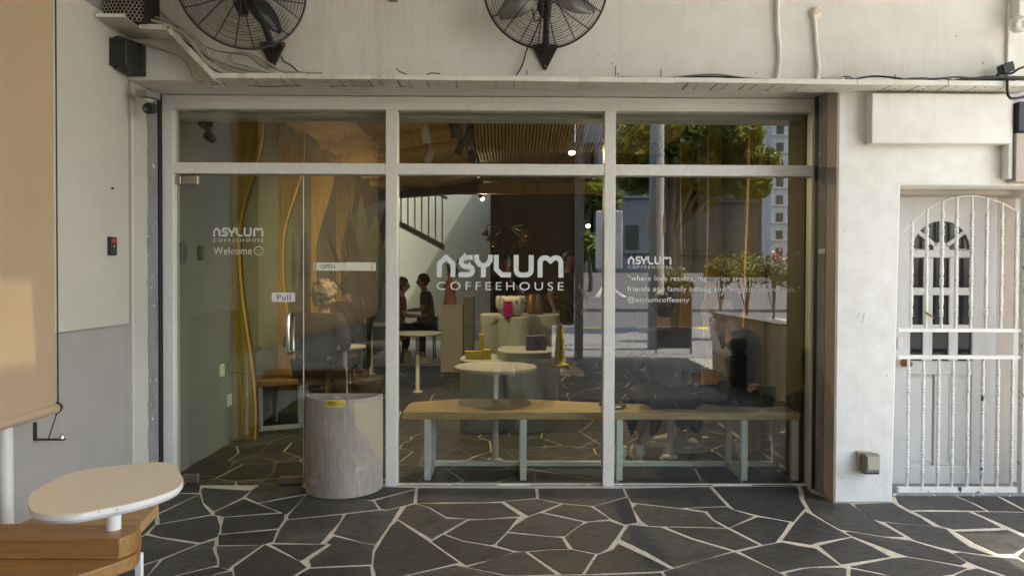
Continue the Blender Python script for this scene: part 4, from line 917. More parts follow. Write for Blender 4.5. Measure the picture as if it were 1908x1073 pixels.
a = at(725, -10, Y=-.36); b = at(741, 4, Y=-.36); tag(MB().box(a.x, b.x, -.39, -.351, b.z, a.z).build('wall_clip', M['lens_grey'], bevel=.002), 'small grey clip on the wall at the top edge between the fans', 'clip')
# ================================================================== OUTDOOR FURNITURE
random.seed(5)
bn = thing('umbrella_bin', 'half round concrete umbrella bin with a yellow paper tag, against the door glass', 'umbrella bin', (-1.058, -.15, 0))
XC, RX, RY = -1.058, .252, .275
ZB = at(645, 744, Y=-.27).z
def dcurve(k, off=0, n=28): return [(XC+(RX+off)*math.cos(PI*i/n), -.022-(RY+off)*math.sin(PI*i/n)) for i in range(n+1)]
mb = MB(); o_, i_ = dcurve(0), dcurve(0, -.022); i_ = [(x, min(y, -.04)) for x, y in i_]
n = len(o_); vs = []
for ring, z in ((o_, .004), (o_, .03), (o_, ZB-.006), ([(x*1+ (XC-x)*.012, y) for x, y in o_], ZB), ([(x+(x-XC)*.02, y) for x, y in i_], ZB), (i_, ZB-.006), (i_, .05)): vs += [(p[0], p[1], z) for p in ring]
fs = [(r*n+i, r*n+(i+1) % n, (r+1)*n+(i+1) % n, (r+1)*n+i) for r in range(6) for i in range(n)]
fs = [tuple(reversed(f)) for f in fs]
fs.append(tuple(range(6*n, 7*n))); fs.append(tuple(range(n)))
mb.add(vs, fs); ob = mb.build('shell', M['concrete_bin'], bn)
bm = bmesh.new(); bm.from_mesh(ob.data); bmesh.ops.recalc_face_normals(bm, faces=bm.faces); bm.to_mesh(ob.data); bm.free()
def patch(pts, name, mat, off, par):
    """thin skin on the curved front: pts in photo pixels -> angle and height on the bin"""
    q = []
    for px, py in pts:
        lo = None
        for k in range(361):
            th = PI*k/360; p = Vector((XC+RX*math.cos(th), -.022-RY*math.sin(th), 0))
            e = CAM-p
            u = (p-CAM); X = p; d = (p.x-CAM.x)*FW.x+(p.y-CAM.y)*FW.y
            a = at(px, py, Y=p.y)
            if lo is None or abs(a.x-p.x) < lo[0]: lo = (abs(a.x-p.x), th, a.z)
        q.append((lo[1], lo[2]))
    zs = [p[1] for p in q]; z0, z1 = min(zs)+1e-4, max(zs)-1e-4; bm = bmesh.new(); NR, NC = 30, 12; rows = []
    for i in range(NR+1):
        z = z0+(z1-z0)*i/NR; xs = []
        for (a0, b0), (a1, b1) in zip(q, q[1:]+q[:1]):
            if (b0-z)*(b1-z) < 0: xs.append(a0+(a1-a0)*(z-b0)/(b1-b0))
        if len(xs) < 2: continue
        rows.append([bm.verts.new((min(xs)+(max(xs)-min(xs))*j/NC, z, 0)) for j in range(NC+1)])
    for r0, r1 in zip(rows, rows[1:]):
        for j in range(NC): bm.faces.new((r0[j], r0[j+1], r1[j+1], r1[j]))
    O = wloc(par)
    for v in bm.verts:
        th, z = v.co.x, v.co.y; v.co = Vector((XC+(RX+off)*math.cos(th), -.022-(RY+off)*math.sin(th), z))-O
    bmesh.ops.recalc_face_normals(bm, faces=bm.faces)
    me = bpy.data.meshes.new(name); bm.to_mesh(me); bm.free(); me.materials.append(M[mat]); o = bpy.data.objects.new(name, me); COL.objects.link(o); o.parent = par
    for f in me.polygons: f.use_smooth = True
    return o
M['patch'] = pm('tan filler', (.40, .325, .215), (.35, .285, .19), scale=9, rough=.8)
patch([(659, 748), (712.5, 741), (713, 856), (706, 858), (700, 846), (690, 836), (688, 820), (680, 808), (668, 801), (661, 790)], 'filler_patch', 'patch', .0012, bn)
tg = patch([(606, 745), (643.5, 744.5), (644, 750), (640, 758.5), (605, 758)], 'paper_tag', 'tape', .0022, bn)
# pen strokes UMBRELLA on the tag
W = 'UMBRELLA'; G = {'U': [[(0, 1), (0, .1), (.5, 0), (1, .1), (1, 1)]], 'M': [[(0, 0), (.1, 1), (.5, .4), (.9, 1), (1, 0)]], 'B': [[(0, 0), (0, 1), (.8, .85), (.1, .55), (.9, .3), (0, 0)]], 'R': [[(0, 0), (0, 1), (.9, .8), (.1, .5), (1, 0)]],
     'E': [[(1, 1), (0, 1), (0, 0), (1, 0)], [(0, .5), (.8, .5)]], 'L': [[(0, 1), (0, 0), (.9, 0)]], 'A': [[(0, 0), (.5, 1), (1, 0)], [(.2, .4), (.8, .4)]]}
mb = MB()
for i, ch in enumerate(W):
    for st in G[ch]:
        pts = []
        for u, v in st:
            px = 609+i*4.15+u*3.0; py = 755.5-v*8+.4*math.sin(i*2); th = None
            best = min(range(121), key=lambda k: abs(at(px, py, Y=-.022-RY*math.sin(PI*k/120)).x-(XC+RX*math.cos(PI*k/120))))
            th = PI*best/120; z = at(px, py, Y=-.022-RY*math.sin(th)).z
            # refine the angle from the horizontal position so strokes stay smooth
            x = at(px, py, Y=-.022-RY*math.sin(th)).x; th = math.acos(max(-1, min(1, (x-XC)/RX)))
            pts.append((XC+(RX+.0032)*math.cos(th), -.022-(RY+.0032)*math.sin(th), z))
        mb.tube(pts, .0011, 4)
mb.build('pen_writing', M['ink'], tg)
# bench and small table, lower left
ZS = .407; ZU = .48
ob_ = thing('timber_bench', 'thick layered plywood bench with a raised middle ledge, lower left corner', 'bench', (-1.7, -2.3, 0))
def pz(pts, Z): return [(p.x, p.y) for p in (at(x, y, Z=Z) for x, y in pts)]
def slab(pts, z0, z1, nm, mat, par, bev=.004): return MB().prism(pz(pts, z1), z0, z1, 'z').build(nm, M[mat], par, bev, 2)
slab([(-300, 1003), (222, 1003), (240, 997), (253, 990), (259, 984), (257, 977), (-300, 973)], ZS+.0005, ZU, 'ledge', 'bench', ob_)
near = [(259, 1022), (254, 1032), (236, 1041), (200, 1054), (150, 1070), (80, 1092), (0, 1112), (-300, 1160), (-300, 1000), (60, 985)]
slab([(-300, 1160), (0, 1112), (80, 1092), (150, 1070), (200, 1054), (236, 1041), (254, 1032), (260, 1022), (262, 1000), (-300, 1000)], ZS-.0455, ZS, 'seat', 'bench', ob_)
slab([(-300, 1160), (0, 1113), (80, 1093), (150, 1071), (200, 1055), (236, 1042), (254, 1033), (260, 1023), (262, 1001), (-300, 1001)], ZS-.092, ZS-.0465, 'seat_layer', 'bench_light', ob_)
slab([(-300, 1002), (263, 999), (262, 974), (281, 955), (296, 938), (200, 936), (95, 944), (62, 962), (38, 974), (-300, 985)], ZS-.045, ZS-.0008, 'seat', 'bench_light', ob_)
mb_pts = pz([(250, 1004), (262, 988)], ZU)
p = at(262, 984, Z=ZU)
for (px, py) in ((259, 985), (228, 1046)):
    q = at(px, py, Z=ZS); MB().box(q.x-.014, q.x+(.004 if py > 1010 else .012), q.y-.008, q.y+.012, 0, ZS-.0935).build('leg', M['white_metal'], ob_, .002)
for px in (-150, ):
    q = at(px, 1000, Z=ZS); MB().box(q.x-.02, q.x+.02, q.y-.02, q.y+.02, 0, ZS-.093).build('leg', M['white_metal'], ob_, .002)
ZT = .72
OUT = [(51, 933.6), (55.7, 918.6), (69, 909.5), (99, 894.5), (120, 884), (144.5, 877), (180.6, 870), (235, 865), (286, 860), (313, 861), (326.6, 865), (331, 873.4), (335.6, 881), (341, 889), (342, 898), (331, 909.5), (301, 921.6), (256, 935), (211, 944), (180.6, 950), (156.5, 955), (129.4, 958.3), (96.3, 959), (69, 956), (55.7, 948.7)]
tt = thing('bench_table', 'small cream bean shaped table top on a white post rising from the bench', 'table', at(212, 990, Z=ZU))
q = pz(OUT, ZT)
# smooth the outline
def chaik(p, n=2):
    for _ in range(n): p = [tuple(Vector(a)*.75+Vector(b)*.25) if k == 0 else tuple(Vector(a)*.25+Vector(b)*.75) for a, b in zip(p, p[1:]+p[:1]) for k in (0, 1)]
    return p
q = chaik(q, 2); q = q if area(q) > 0 else q[::-1]
MB().prism(q, ZT-.004, ZT, 'z').build('top_sheet', M['laminate'], tt, .0012)
mb = MB(); rings = [(inset(q, .001), ZT-.0045), (q, ZT-.008), (inset(q, .001), ZT-.018), (inset(q, .008), ZT-.028), (inset(q, .02), ZT-.033)]
n = len(q); vs = [(p[0], p[1], z) for r, z in rings for p in r]
fs = [tuple(range(n))]+[((k+1)*n+i, (k+1)*n+(i+1) % n, k*n+(i+1) % n, k*n+i) for k in range(4) for i in range(n)]+[tuple(range(5*n-1, 4*n-1, -1))]
mb.add(vs, fs); mb.build('edge', M['white_edge'], tt)
p = at(212, 985, Z=ZU); MB().tube([(p.x, p.y, ZU), (p.x, p.y, ZT-.033)], .0245, 18).build('post', M['white_metal'], tt)
# ================================================================== INSIDE THE SHOP
random.seed(8)
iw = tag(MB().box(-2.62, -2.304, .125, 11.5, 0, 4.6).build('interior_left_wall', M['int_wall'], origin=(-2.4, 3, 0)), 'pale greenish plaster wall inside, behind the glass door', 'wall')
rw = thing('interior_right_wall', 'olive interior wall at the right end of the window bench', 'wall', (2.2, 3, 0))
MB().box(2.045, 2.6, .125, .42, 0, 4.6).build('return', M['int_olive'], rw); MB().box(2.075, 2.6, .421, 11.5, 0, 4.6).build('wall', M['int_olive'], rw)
tag(MB().box(-2.3, 2.1, 11.2, 11.4, 0, 4.6).build('back_wall', M['int_white'], origin=(0, 11.3, 0)), 'white daylit wall at the far back of the shop', 'wall')
ic = thing('interior_roof', 'dark roof over the front of the shop with a skylight gap behind', 'roof', (0, 4, 3))
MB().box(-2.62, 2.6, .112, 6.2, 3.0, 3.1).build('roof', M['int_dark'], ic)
MB().box(-2.62, -1.9, 6.2, 11.5, 4.6, 4.7).build('roof', M['int_white'], ic); MB().box(.2, 2.6, 6.2, 11.5, 4.6, 4.7).build('roof', M['int_white'], ic); MB().box(-1.9, .2, 6.2, 10.3, 4.6, 4.7).build('roof', M['int_white'], ic)
bh = thing('bulkhead', 'brown bulkhead where the low ceiling ends', 'bulkhead', (0, 6.1, 2.7))
MB().prism([(-2.3, 4.7), (-2.3, 2.35), (-1.7, 2.55), (-.75, 2.62), (2.07, 2.62), (2.07, 4.7)], 6.0, 6.2, 'y').build('wall', M['int_brown'], bh)
# plywood ribs along both walls
def rib_profile(side, ph, z1=2.92):
    X = -2.303 if side < 0 else 2.074; s = 1 if side < 0 else -1; pts = [(X, .0)]
    for i in range(31):
        z = z1*i/30
        sm = lambda t: max(0, min(1, t))**2*(3-2*max(0, min(1, t)))
        wd = (.055+.125*(1-sm((z-.15)/1.35))+.20*sm((z-1.7)/.95)) if side < 0 else .135+.02*math.sin(z*1.3+ph)
        pts.append((X+s*(wd+.012*math.sin(z*2.3+ph)), z))
    return pts+[(X, z1)]
for k, y in enumerate((1.36, 2.62, 3.9, 5.2)):
    t = thing('plywood_rib', ['yellow wavy plywood rib, nearest one on the left wall behind the door', 'second yellow wavy rib on the left wall', 'third yellow rib on the left wall near the plant', 'farthest yellow rib on the left wall'][k], 'rib', (-2.2, y, 0), 'yellow plywood ribs along the walls')
    MB().prism(rib_profile(-1, k), y, y+.05, 'y').build('panel', M['rib'], t)
    MB().prism([(p[0]-.004, p[1]) for p in rib_profile(-1, k)], y+.0505, y+.12, 'y').build('backing_panel', M['rib_dark'], t)
for k, y in enumerate((.97, 2.18, 3.27, 4.5)):
    t = thing('plywood_rib', ['yellow plywood rib, nearest one on the right wall', 'second yellow rib on the right wall', 'third yellow rib on the right wall, behind the seated man', 'farthest yellow rib on the right wall'][k], 'rib', (2.0, y, 0), 'yellow plywood ribs along the walls')
    MB().prism(rib_profile(1, k), y, y+.05, 'y').build('panel', M['rib'], t)
    MB().prism([(p[0]+.004, p[1]) for p in rib_profile(1, k)], y+.0505, y+.1, 'y').build('backing_panel', M['rib_dark'], t)
cl = thing('plywood_ceiling', 'yellow plywood ceiling of stepped panels and wavy hanging slats', 'ceiling', (0, 3, 2.9))
for k in range(8):                                       # stepped folded plates on the left
    y0 = .58+.68*k; y1 = y0+.678; x0 = -1.74+.012*(k % 3); zz = 2.60+.018*((k*2) % 3)
    prof = [(x0, 2.985), (x0, zz), (x0+.19, zz), (x0+.33, zz+.07), (x0+.62, zz+.05), (-.43, zz+.17), (-.43, 2.985)]
    MB().prism(prof, y0, y1, 'y').build('ceiling_panel', M['slat'], cl)
    MB().prism([(x0-.006, 2.98), (x0-.006, zz-.05), (x0+.20, zz-.05), (x0+.335, zz+.02), (x0+.62, zz+.0), (-.43, zz+.12), (-.43, zz+.168), (x0+.62, zz+.049), (x0+.33, zz+.069), (x0+.19, zz-.001), (x0+.05, zz-.001), (x0+.05, 2.98)], y0-.028, y0-.001, 'y').build('panel_edge', M['rib_dark'] if k == 0 else M['rib'], cl)
nsl = 60; proto = None
for i in range(nsl):
    x = -.30+i*.034
    if x > 1.62: break
    low = []; N_ = 46
    for j in range(N_+1):
        y = .62+5.25*j/N_; low.append((y, 2.80-.055*math.sin(y*2.6+x*.9)-.03*math.sin(y*5.1-x)-.05*((x-.6)/1.0)**2))
    MB().prism([(.62, 2.975)]+low+[(5.87, 2.975)], x, x+.019, 'x').build('slat', M['slat'], cl)
MB().box(-.41, 1.66, .56, .60, 2.72, 2.98).build('front_edge', M['rib_dark'], cl)
MB().box(-.40, 1.66, 5.88, 5.93, 2.60, 2.98).build('end_board', M['rib'], cl)
# track and spotlights
tk = thing('light_track', 'black ceiling track running back between panels and slats', 'light track', (-.36, 3, 2.75))
MB().box(-.395, -.335, .6, 6.6, 2.74, 2.78).build('rail', M['black'], tk)
def spot(x, y, z, d, lit, lab, mat='black', energy=0):
    t = thing('spotlight', lab, 'spotlight', (x, y, z), 'spotlights on the shop ceiling'); d = Vector(d).normalized()
    MB().tube([(x, y, z+.14), (x, y, z+.02)], .010, 8).build('stem', M[mat], t)
    MB().lathe((x, y, z), [(.0, -.075), (.034, -.07), (.036, .0), (.038, .072), (.032, .072), (.03, .06)], 16, d).build('can', M[mat], t)
    if lit:
        MB().lathe(Vector((x, y, z))+d*.055, [(.029, 0), (.027, .008), (0, .012)], 14, d).build('bulb', M['bulb'], t)
        if energy:
            ld = bpy.data.lights.new('spot_beam', 'SPOT'); ld.energy = energy; ld.color = (1, .76, .42); ld.spot_size = math.radians(150); ld.spot_blend = .8; ld.shadow_soft_size = .04
            lo = bpy.data.objects.new('spot_beam', ld); COL.objects.link(lo); lo.parent = t; lo.location = d*.085; lo.rotation_euler = (-d).to_track_quat('Z', 'Y').to_euler()
spot(-.42, 1.15, 2.60, (.2, .1, -1), False, 'black spotlight hanging at the near end of the track'); spot(-.32, 1.5, 2.60, (-.3, .3, -1), False, 'black spotlight second along the track')
spot(-.42, 2.0, 2.60, (-.5, .1, -1), False, 'black spotlight midway along the track'); spot(-.34, 2.6, 2.60, (.2, .3, -1), False, 'black spotlight past the middle of the track')
spot(-.36, 6.3, 2.60, (.4, -1, -.8), True, 'black spotlight with a yellow lamp at the far end of the track', energy=3)
e = at(793, 258, Y=1.6); spot(e.x, 1.6, e.z+.03, (.1, .2, -.9), True, 'white spotlight tilted to the right, left of the track', 'white_metal', 11)
e = at(801, 296, Y=2.4); spot(e.x, 2.4, e.z+.03, (-.45, .3, -.85), True, 'white spotlight just above the transom, left of the track', 'white_metal', 11)
e = at(1065, 285, Y=2.0); spot(e.x, 2.0, e.z+.05, (0, -.55, -.8), True, 'white spotlight whose round bulb glares towards the street', 'white_metal', 11)
e = at(365, 238, Y=1.0); spot(e.x, 1.0, e.z, (.4, 0, -1), False, 'grey spotlight near the top of the pane over the door', 'lens_grey')
e = at(1095, 417, Y=5.0); spot(e.x, 5.0, e.z, (0, -.8, -.5), True, 'small lit spotlight low beside the second mullion', 'black', 2)
# window bench with its tables
wb = thing('window_bench', 'long pale plywood bench along the window on white steel legs', 'bench', (.6, .35, 0))
back = [(741, 752), (770, 749), (810, 745.5), (860, 742.5), (920, 741), (985, 743), (1060, 747), (1140, 751), (1240, 754), (1380, 757), (1506, 757)]
p = [(-.70, .135)]+[(q.x, q.y) for q in (at(x, y, Z=.47) for x, y in back)]+[(2.035, .135)]
p[1] = (-.70, p[1][1]); p[-2] = (2.035, p[-2][1])
MB().prism(p, .42, .47, 'z').build('seat', M['ply'], wb, .004)
for px in (797, 975, 1154, 1386):
    x = at(px, 850, Y=.16).x
    MB().box(x-.022, x+.022, .145, .188, 0, .4195).build('leg', M['white_metal'], wb, .002); MB().box(x-.022, x+.022, .50, .543, 0, .4195).build('leg', M['white_metal'], wb, .002)
    MB().box(x-.0215, x+.0215, .1885, .4995, .004, .045).build('runner', M['white_metal'], wb, .002)
xs = [at(px, 850, Y=.16).x for px in (797, 975, 1154, 1386)]
for a, b in zip(xs, xs[1:]): MB().box(a+.0225, b-.0225, .505, .54, .004, .04).build('rear_rail', M['white_metal'], wb, .002)
MB().box(xs[-1]+.0225, 2.03, .505, .54, .004, .04).build('rear_rail', M['white_metal'], wb, .002); MB().box(1.98, 2.03, .145, .188, 0, .4195).build('leg', M['white_metal'], wb, .002); MB().box(1.98, 2.03, .50, .543, 0.0, .4195).build('leg', M['white_metal'], wb, .002)
def post_table(x, y, lab, R=.315, zt=.72):
    t = thing('cafe_table', lab, 'table', (x, y, 0), 'white round cafe tables'); MB().lathe((x, y, zt-.028), [(R-.02, 0), (R, .008), (R, .022), (R-.004, .028)], 40).build('top', M['table_white'], t)
    MB().lathe((x, y, 0), [(.06, 0), (.06, .012), (.04, .022), (.024, .03), (.024, zt-.03)], 16).build('post', M['white_metal'], t)
post_table(-.07, .68, 'white round table on a post rising behind the middle of the window bench'); post_table(1.29, .80, 'white round table in front of the seated man, its post standing on the floor', .28)
e = at(643, 630, Y=2.3); post_table(e.x, 2.3, 'white round table by the plant in the left pane', .2); post_table(-1.05, 4.0, 'white round table deeper in the shop behind the left mullion', .3)
post_table(-1.9, 5.6, 'white round table farthest back on the left', .3)
lb = thing('side_bench', 'plywood bench on a white frame against the left wall', 'bench', (-2.0, 2.2, 0))
MB().prism([(-2.30, 1.62), (-1.95, 1.75), (-1.74, 2.15), (-1.66, 2.8), (-1.8, 3.4), (-2.30, 3.5)], .41, .46, 'z').build('seat', M['bench'], lb, .004)
for x, y in ((-2.2, 1.75), (-1.88, 1.9), (-1.85, 3.2), (-2.2, 3.3)): MB().box(x-.018, x+.018, y-.018, y+.018, 0, .4095).build('leg', M['white_metal'], lb, .002)
MB().obb((-2.04, 1.825, .02), (.14, .065, 0), (-.007, .015, 0), (0, 0, .018)).build('runner', M['white_metal'], lb)
for px, py in ((412, 690), (426, 745)):
    c = at(px, py, X=-2.304); tag(MB().box(-2.304, -2.294, c.y-.05, c.y+.05, c.z-.05, c.z+.05).build('socket_plate', M['int_white'], bevel=.002), 'white socket plate on the greenish wall, '+('upper one' if py < 700 else 'lower one beside the yellow rib'), 'socket')
c = at(332, 470, X=-2.26); tag(MB().ell((-2.26, .3, c.z), (.03, .05, .085)).build('air_freshener', M['black']), 'dark oval device on the greenish wall beside the door jamb', 'dispenser')
dish = at(1141, 757, Z=.475); tag(MB().lathe((dish.x, dish.y, .471), [(.05, 0), (.09, .006), (.1, .016), (.095, .016), (.05, .006), (0, .005)], 28).build('metal_plate', M['chrome']), 'round metal plate on the window bench behind the second mullion', 'plate')
c = at(1474, 757, Z=.47); t = tag(MB().prism([(c.x-.035, .471), (c.x+.045, .471), (c.x+.03, .53), (c.x-.01, .575), (c.x-.03, .56)], c.y-.05, c.y+.05, 'y').build('bag', M['black'], bevel=.008), 'small black bag slumped at the right end of the window bench', 'bag')
# plinths, pot and goods in the middle of the shop
dp_ = thing('display_plinth', 'big pale rounded plinth in the middle of the shop floor', 'plinth', (.02, 2.05, 0))
def oval(cx, cy, rx, ry, n=40, e=2.6): return [(cx+rx*math.copysign(abs(math.cos(2*PI*i/n))**(2/e), math.cos(2*PI*i/n)), cy+ry*math.copysign(abs(math.sin(2*PI*i/n))**(2/e), math.sin(2*PI*i/n))) for i in range(n)]
MB().prism(oval(-.20, 1.98, .215, .34), 0, .64, 'z').build('low_drum', M['plinth'], dp_, .006); MB().prism(oval(.20, 2.02, .27, .34), 0, .72, 'z').build('right_drum', M['plinth'], dp_, .006)
MB().prism(oval(.09, 2.45, .155, .15, e=2), 0, 1.0, 'z').build('tall_drum', M['plinth'], dp_, .006); MB().prism(oval(.16, 2.95, .42, .26, e=5), 0, 1.0, 'z').build('rear_plinth', M['plinth'], dp_, .006)
pt = thing('plant_pot', 'large pale egg shaped pot on the tall plinth behind the sign letters', 'pot', (.05, 2.5, 1.0))
MB().lathe((.06, 2.52, 1.003), [(.07, 0), (.115, .02), (.15, .09), (.155, .16), (.145, .2), (.135, .2), (.13, .16), (.0, .15)], 28).build('pot', M['ceramic'], pt)
mb = MB(); rnd = random.Random(4)
def blade_leaf(mb, base, dr, L, wd, droop=.5, n=6):
    d = Vector(dr).normalized(); sd = d.cross(Vector((0, 0, 1))); sd = sd.normalized() if sd.length > .05 else Vector((1, 0, 0)); vs = []
    for j in range(n+1):
        s = j/n; p = Vector(base)+d*(L*s)+Vector((0, 0, -droop*L*s*s)); w_ = wd*math.sin(PI*min(.98, .12+s*.88))
        vs += [p-sd*w_, p+Vector((0, 0, .15*w_)), p+sd*w_]
    fs = []
    for j in range(n): a = 3*j; fs += [(a, a+1, a+4, a+3), (a+1, a+2, a+5, a+4)]
    mb.add(vs, fs, True)
for k in range(12): 
    an = rnd.uniform(0, 2*PI); blade_leaf(mb, (.06, 2.52, 1.16), (math.cos(an)*.8, math.sin(an)*.8, rnd.uniform(.2, 1)), rnd.uniform(.2, .36), .016, .6)
mb.build('leaf', M['leaf_dark'], pt)
def carton(x, y, z, w_, d_, h, mat, nm, lab, cat, grp=None, rz=0):
    o = MB().box(-w_/2, w_/2, -d_/2, d_/2, 0, h).build(nm, M[mat], bevel=.003, origin=(0, 0, 0)); o.location = (x, y, z); o.rotation_euler.z = rz
    return tag(o, lab, cat, grp)
carton(.03, 2.318, 1.003, .075, .06, .155, 'magenta', 'magenta_box', 'magenta box standing in front of the pale pot', 'box', rz=.5)
for k, (px, h, lab) in enumerate(((876, .075, 'yellow coffee box, left one on the low drum'), (889, .075, 'yellow coffee box, middle one on the low drum'), (907, .09, 'yellow coffee box, right one on the low drum'))):
    c = at(px, 666, Z=.64); carton(c.x, 1.85, .642, .075, .06, h, 'gold_box', 'coffee_box', lab, 'box', 'yellow coffee boxes on the low drum', .2*k)
c = at(897, 640, Y=1.95); carton(c.x, 1.98, .642, .05, .05, .22, 'gold_box', 'coffee_tin', 'tall yellow tin standing behind the coffee boxes', 'tin')
for k, (px, lab) in enumerate(((990, 'purple and black printed coffee bag, left one on the right drum'), (1008, 'purple and black printed coffee bag, right one on the right drum'))):
    c = at(px, 650, Y=1.9); o = carton(c.x, 1.88+.04*k, .722, .10, .06, .135, 'purple', 'coffee_bag', lab, 'bag', 'printed coffee bags', .15-.3*k)
for px, mat_, lab in ((990, 'brass', 'amber glass jar on the rear plinth'), (1003, 'int_brown', 'brown jar on the rear plinth next to the amber one')):
    c = at(px, 580, Y=2.9); tag(MB().lathe((c.x, 2.9, 1.002), [(.045, 0), (.05, .02), (.05, .17), (.035, .19), (.035, .21), (0, .21)], 16).build('jar', M[mat_]), lab, 'jar')
# pink ornament on its plinth, flowers
c = at(843, 600, Y=6.0); pk = thing('small_plinth', 'pale square plinth far back carrying a pink ornament', 'plinth', (c.x, 6.0, 0)); MB().box(c.x-.16, c.x+.16, 5.85, 6.15, 0, .98).build('block', M['int_white'], pk, .004); MB().box(c.x+.17, c.x+.32, 5.9, 6.2, 0, 1.1).build('side_block', M['plinth'], pk, .004)
c = at(838, 560, Y=5.9); tag(MB().lathe((c.x, 5.98, .982), [(.09, 0), (.1, .03), (.075, .14), (.085, .2), (.1, .27), (.085, .33), (.04, .36), (.03, .42), (.055, .46), (0, .46)], 20).build('pink_vase', M['pink']), 'pink rounded ceramic vase on the pale plinth', 'vase')
mb = MB(); rnd = random.Random(9)
for k in range(60): an = rnd.uniform(0, 2*PI); blade_leaf(mb, (c.x+rnd.uniform(-.05, .1), 6.25, 1.35+rnd.uniform(0, .25)), (math.cos(an)*.5, math.sin(an)*.5, rnd.uniform(.4, 1.6)), rnd.uniform(.1, .22), .018, .3, 3)
tag(mb.build('foliage_vase', M['leaf_yellow']), 'leafy yellow green arrangement behind the pink vase', 'plant')
# large dark leaved plant in the left pane
pl = thing('potted_plant', 'tall dark leaved plant standing between the side pane and the left mullion', 'plant', (-1.25, 3.0, 0))
bx, by = at(685, 640, Y=2.9).x, 2.9
MB().lathe((bx, by, 0), [(.13, 0), (.17, .3), (.16, .34), (.15, .34), (.0, .32)], 20).build('pot', M['int_brown'], pl)
mb = MB(); rnd = random.Random(12)
for px, py, yy, wd in ((672, 362, 3.0, .085), (722, 372, 3.0, .10), (700, 400, 2.7, .10), (604, 425, 2.6, .05), (735, 420, 3.3, .09), (640, 470, 2.5, .05), (615, 548, 2.6, .06), (690, 440, 3.2, .08), (712, 480, 3.1, .07), (655, 500, 3.4, .06), (625, 400, 2.9, .07), (650, 385, 3.2, .09), (700, 520, 2.6, .09), (665, 455, 2.6, .085), (720, 455, 2.8, .1), (600, 480, 2.9, .045)):
    tip = at(px, py, Y=yy); base = Vector((bx+rnd.uniform(-.05, .05), by+rnd.uniform(-.05, .05), .6+rnd.uniform(0, .25))); st = base.lerp(tip, .42)
    MB().tube([Vector((bx, by, .3)), base, st], .011, 6).build('stem', M['leaf_dark'], pl)
    lm = MB(); blade_leaf(lm, st, tip-st+Vector((0, 0, .0)), (tip-st).length, wd, 0); lm.build('leaf', M['leaf_dark'], pl)
# bar at the back: brown wall, pillar, lamp arms
bw = thing('bar_wall', 'dark brown panelled wall behind the bar at the back right', 'wall', (1.1, 7.6, 0))
MB().box(-.25, 2.07, 7.6, 7.75, 0, 4.5).build('panelling', M['int_brown'], bw)
tag(MB().box(-.06, .14, 6.6, 6.8, 0, 4.4).build('brown_pillar', M['int_brown'], bevel=.004), 'square brown pillar rising behind the sign letters', 'pillar')
bc = thing('bar_counter', 'long brown bar counter at the back right', 'counter', (1.1, 6.8, 0)); MB().box(.3, 2.0, 6.4, 7.0, 0, 1.05).build('body', M['int_brown'], bc, .004); MB().box(.27, 2.03, 6.36, 7.03, 1.051, 1.09).build('top', M['bench'], bc, .004)
for side in (-1, 1):
    t = thing('branching_lamp', 'black lamp arm with three small brass cone shades, '+('left' if side < 0 else 'right')+' of the brown pillar', 'lamp', (.0, 5.5, 2.0), 'branching lamps')
    for k, (px, py) in enumerate(((905, 436), (912, 447), (920, 456)) if side < 0 else ((979, 436), (976, 447), (971, 456))):
        c = at(px, py, Y=5.5+.25*k); root = Vector((.04, 6.6, 2.15+.03*k)); elb = c+Vector((-.03*side, .0, .13))
        MB().tube([root, elb, c+Vector((0, 0, .07))], .006, 6).build('arm', M['black'], t)
        d = Vector((.35*side, 0, -1)).normalized(); MB().lathe(c, [(.012, -.07), (.02, -.05), (.06, .03), (.056, .03), (.014, -.045)], 14, d).build('shade', M['brass'], t); MB().lathe(c+d*.012, [(.018, 0), (.014, .012), (0, .018)], 10, d).build('bulb', M['bulb_dim'], t)
# stairs against the white wall at the back left
st = thing('staircase', 'white stair railing climbing at the back left of the shop', 'staircase', (-1.6, 9, 0))
z0 = at(770, 450, Y=9.0); z1 = at(808, 392, Y=9.0)
MB().prism([(-2.3, 2.6), (-1.15, 2.0), (-1.15, 1.88), (-2.3, 2.48)], 9.0, 9.06, 'y').build('stringer', M['int_white'], st)
for k in range(8):
    x = -2.1+k*.13; zb = 2.6-(x+2.3)*.52; MB().box(x-.012, x+.012, 9.1, 9.124, zb, zb+.85).build('baluster', M['int_white'], st)
MB().obb((-1.65, 9.11, 3.15), (.55, 0, -.286), (0, .025, 0), (.012, 0, .023)).build('handrail', M['int_white'], st)
# ================================================================== PORCH AND STREET BEHIND THE CAMERA (seen mirrored in the glass)
random.seed(31)
def mir(px, py, Y): p = at(px, py, Y=-Y); return Vector((p.x, Y, p.z))       # surveyed point of a mirrored thing standing at depth Y (negative: street side)
pr = thing('porch_roof', 'flat sheet roof covering the porch', 'roof', (0, -4, 4.1))
MB().box(-.36, -.08, -3.0, -1.64, 4.33, 4.335).build('added_dimming_sheet', M['sheet'], pr); MB().box(5.081, 7.5, -8.1, -1.021, 4.33, 4.335).build('added_sun_sheet', M['sheet_clear'], pr); MB().box(2.801, 5.079, -8.1, -3.501, 4.33, 4.335).build('added_sun_sheet', M['sheet_clear'], pr)  # added sheets meter the sun reaching the blind, floor and rear paving
MB().box(-3.2, 6.5, -1.02, .1, 4.301, 4.4).build('roof', M['roof_sheet'], pr); SX, SY = 5.08, -1.02  # roof edges placed to shape the sun patch on the right of the floor
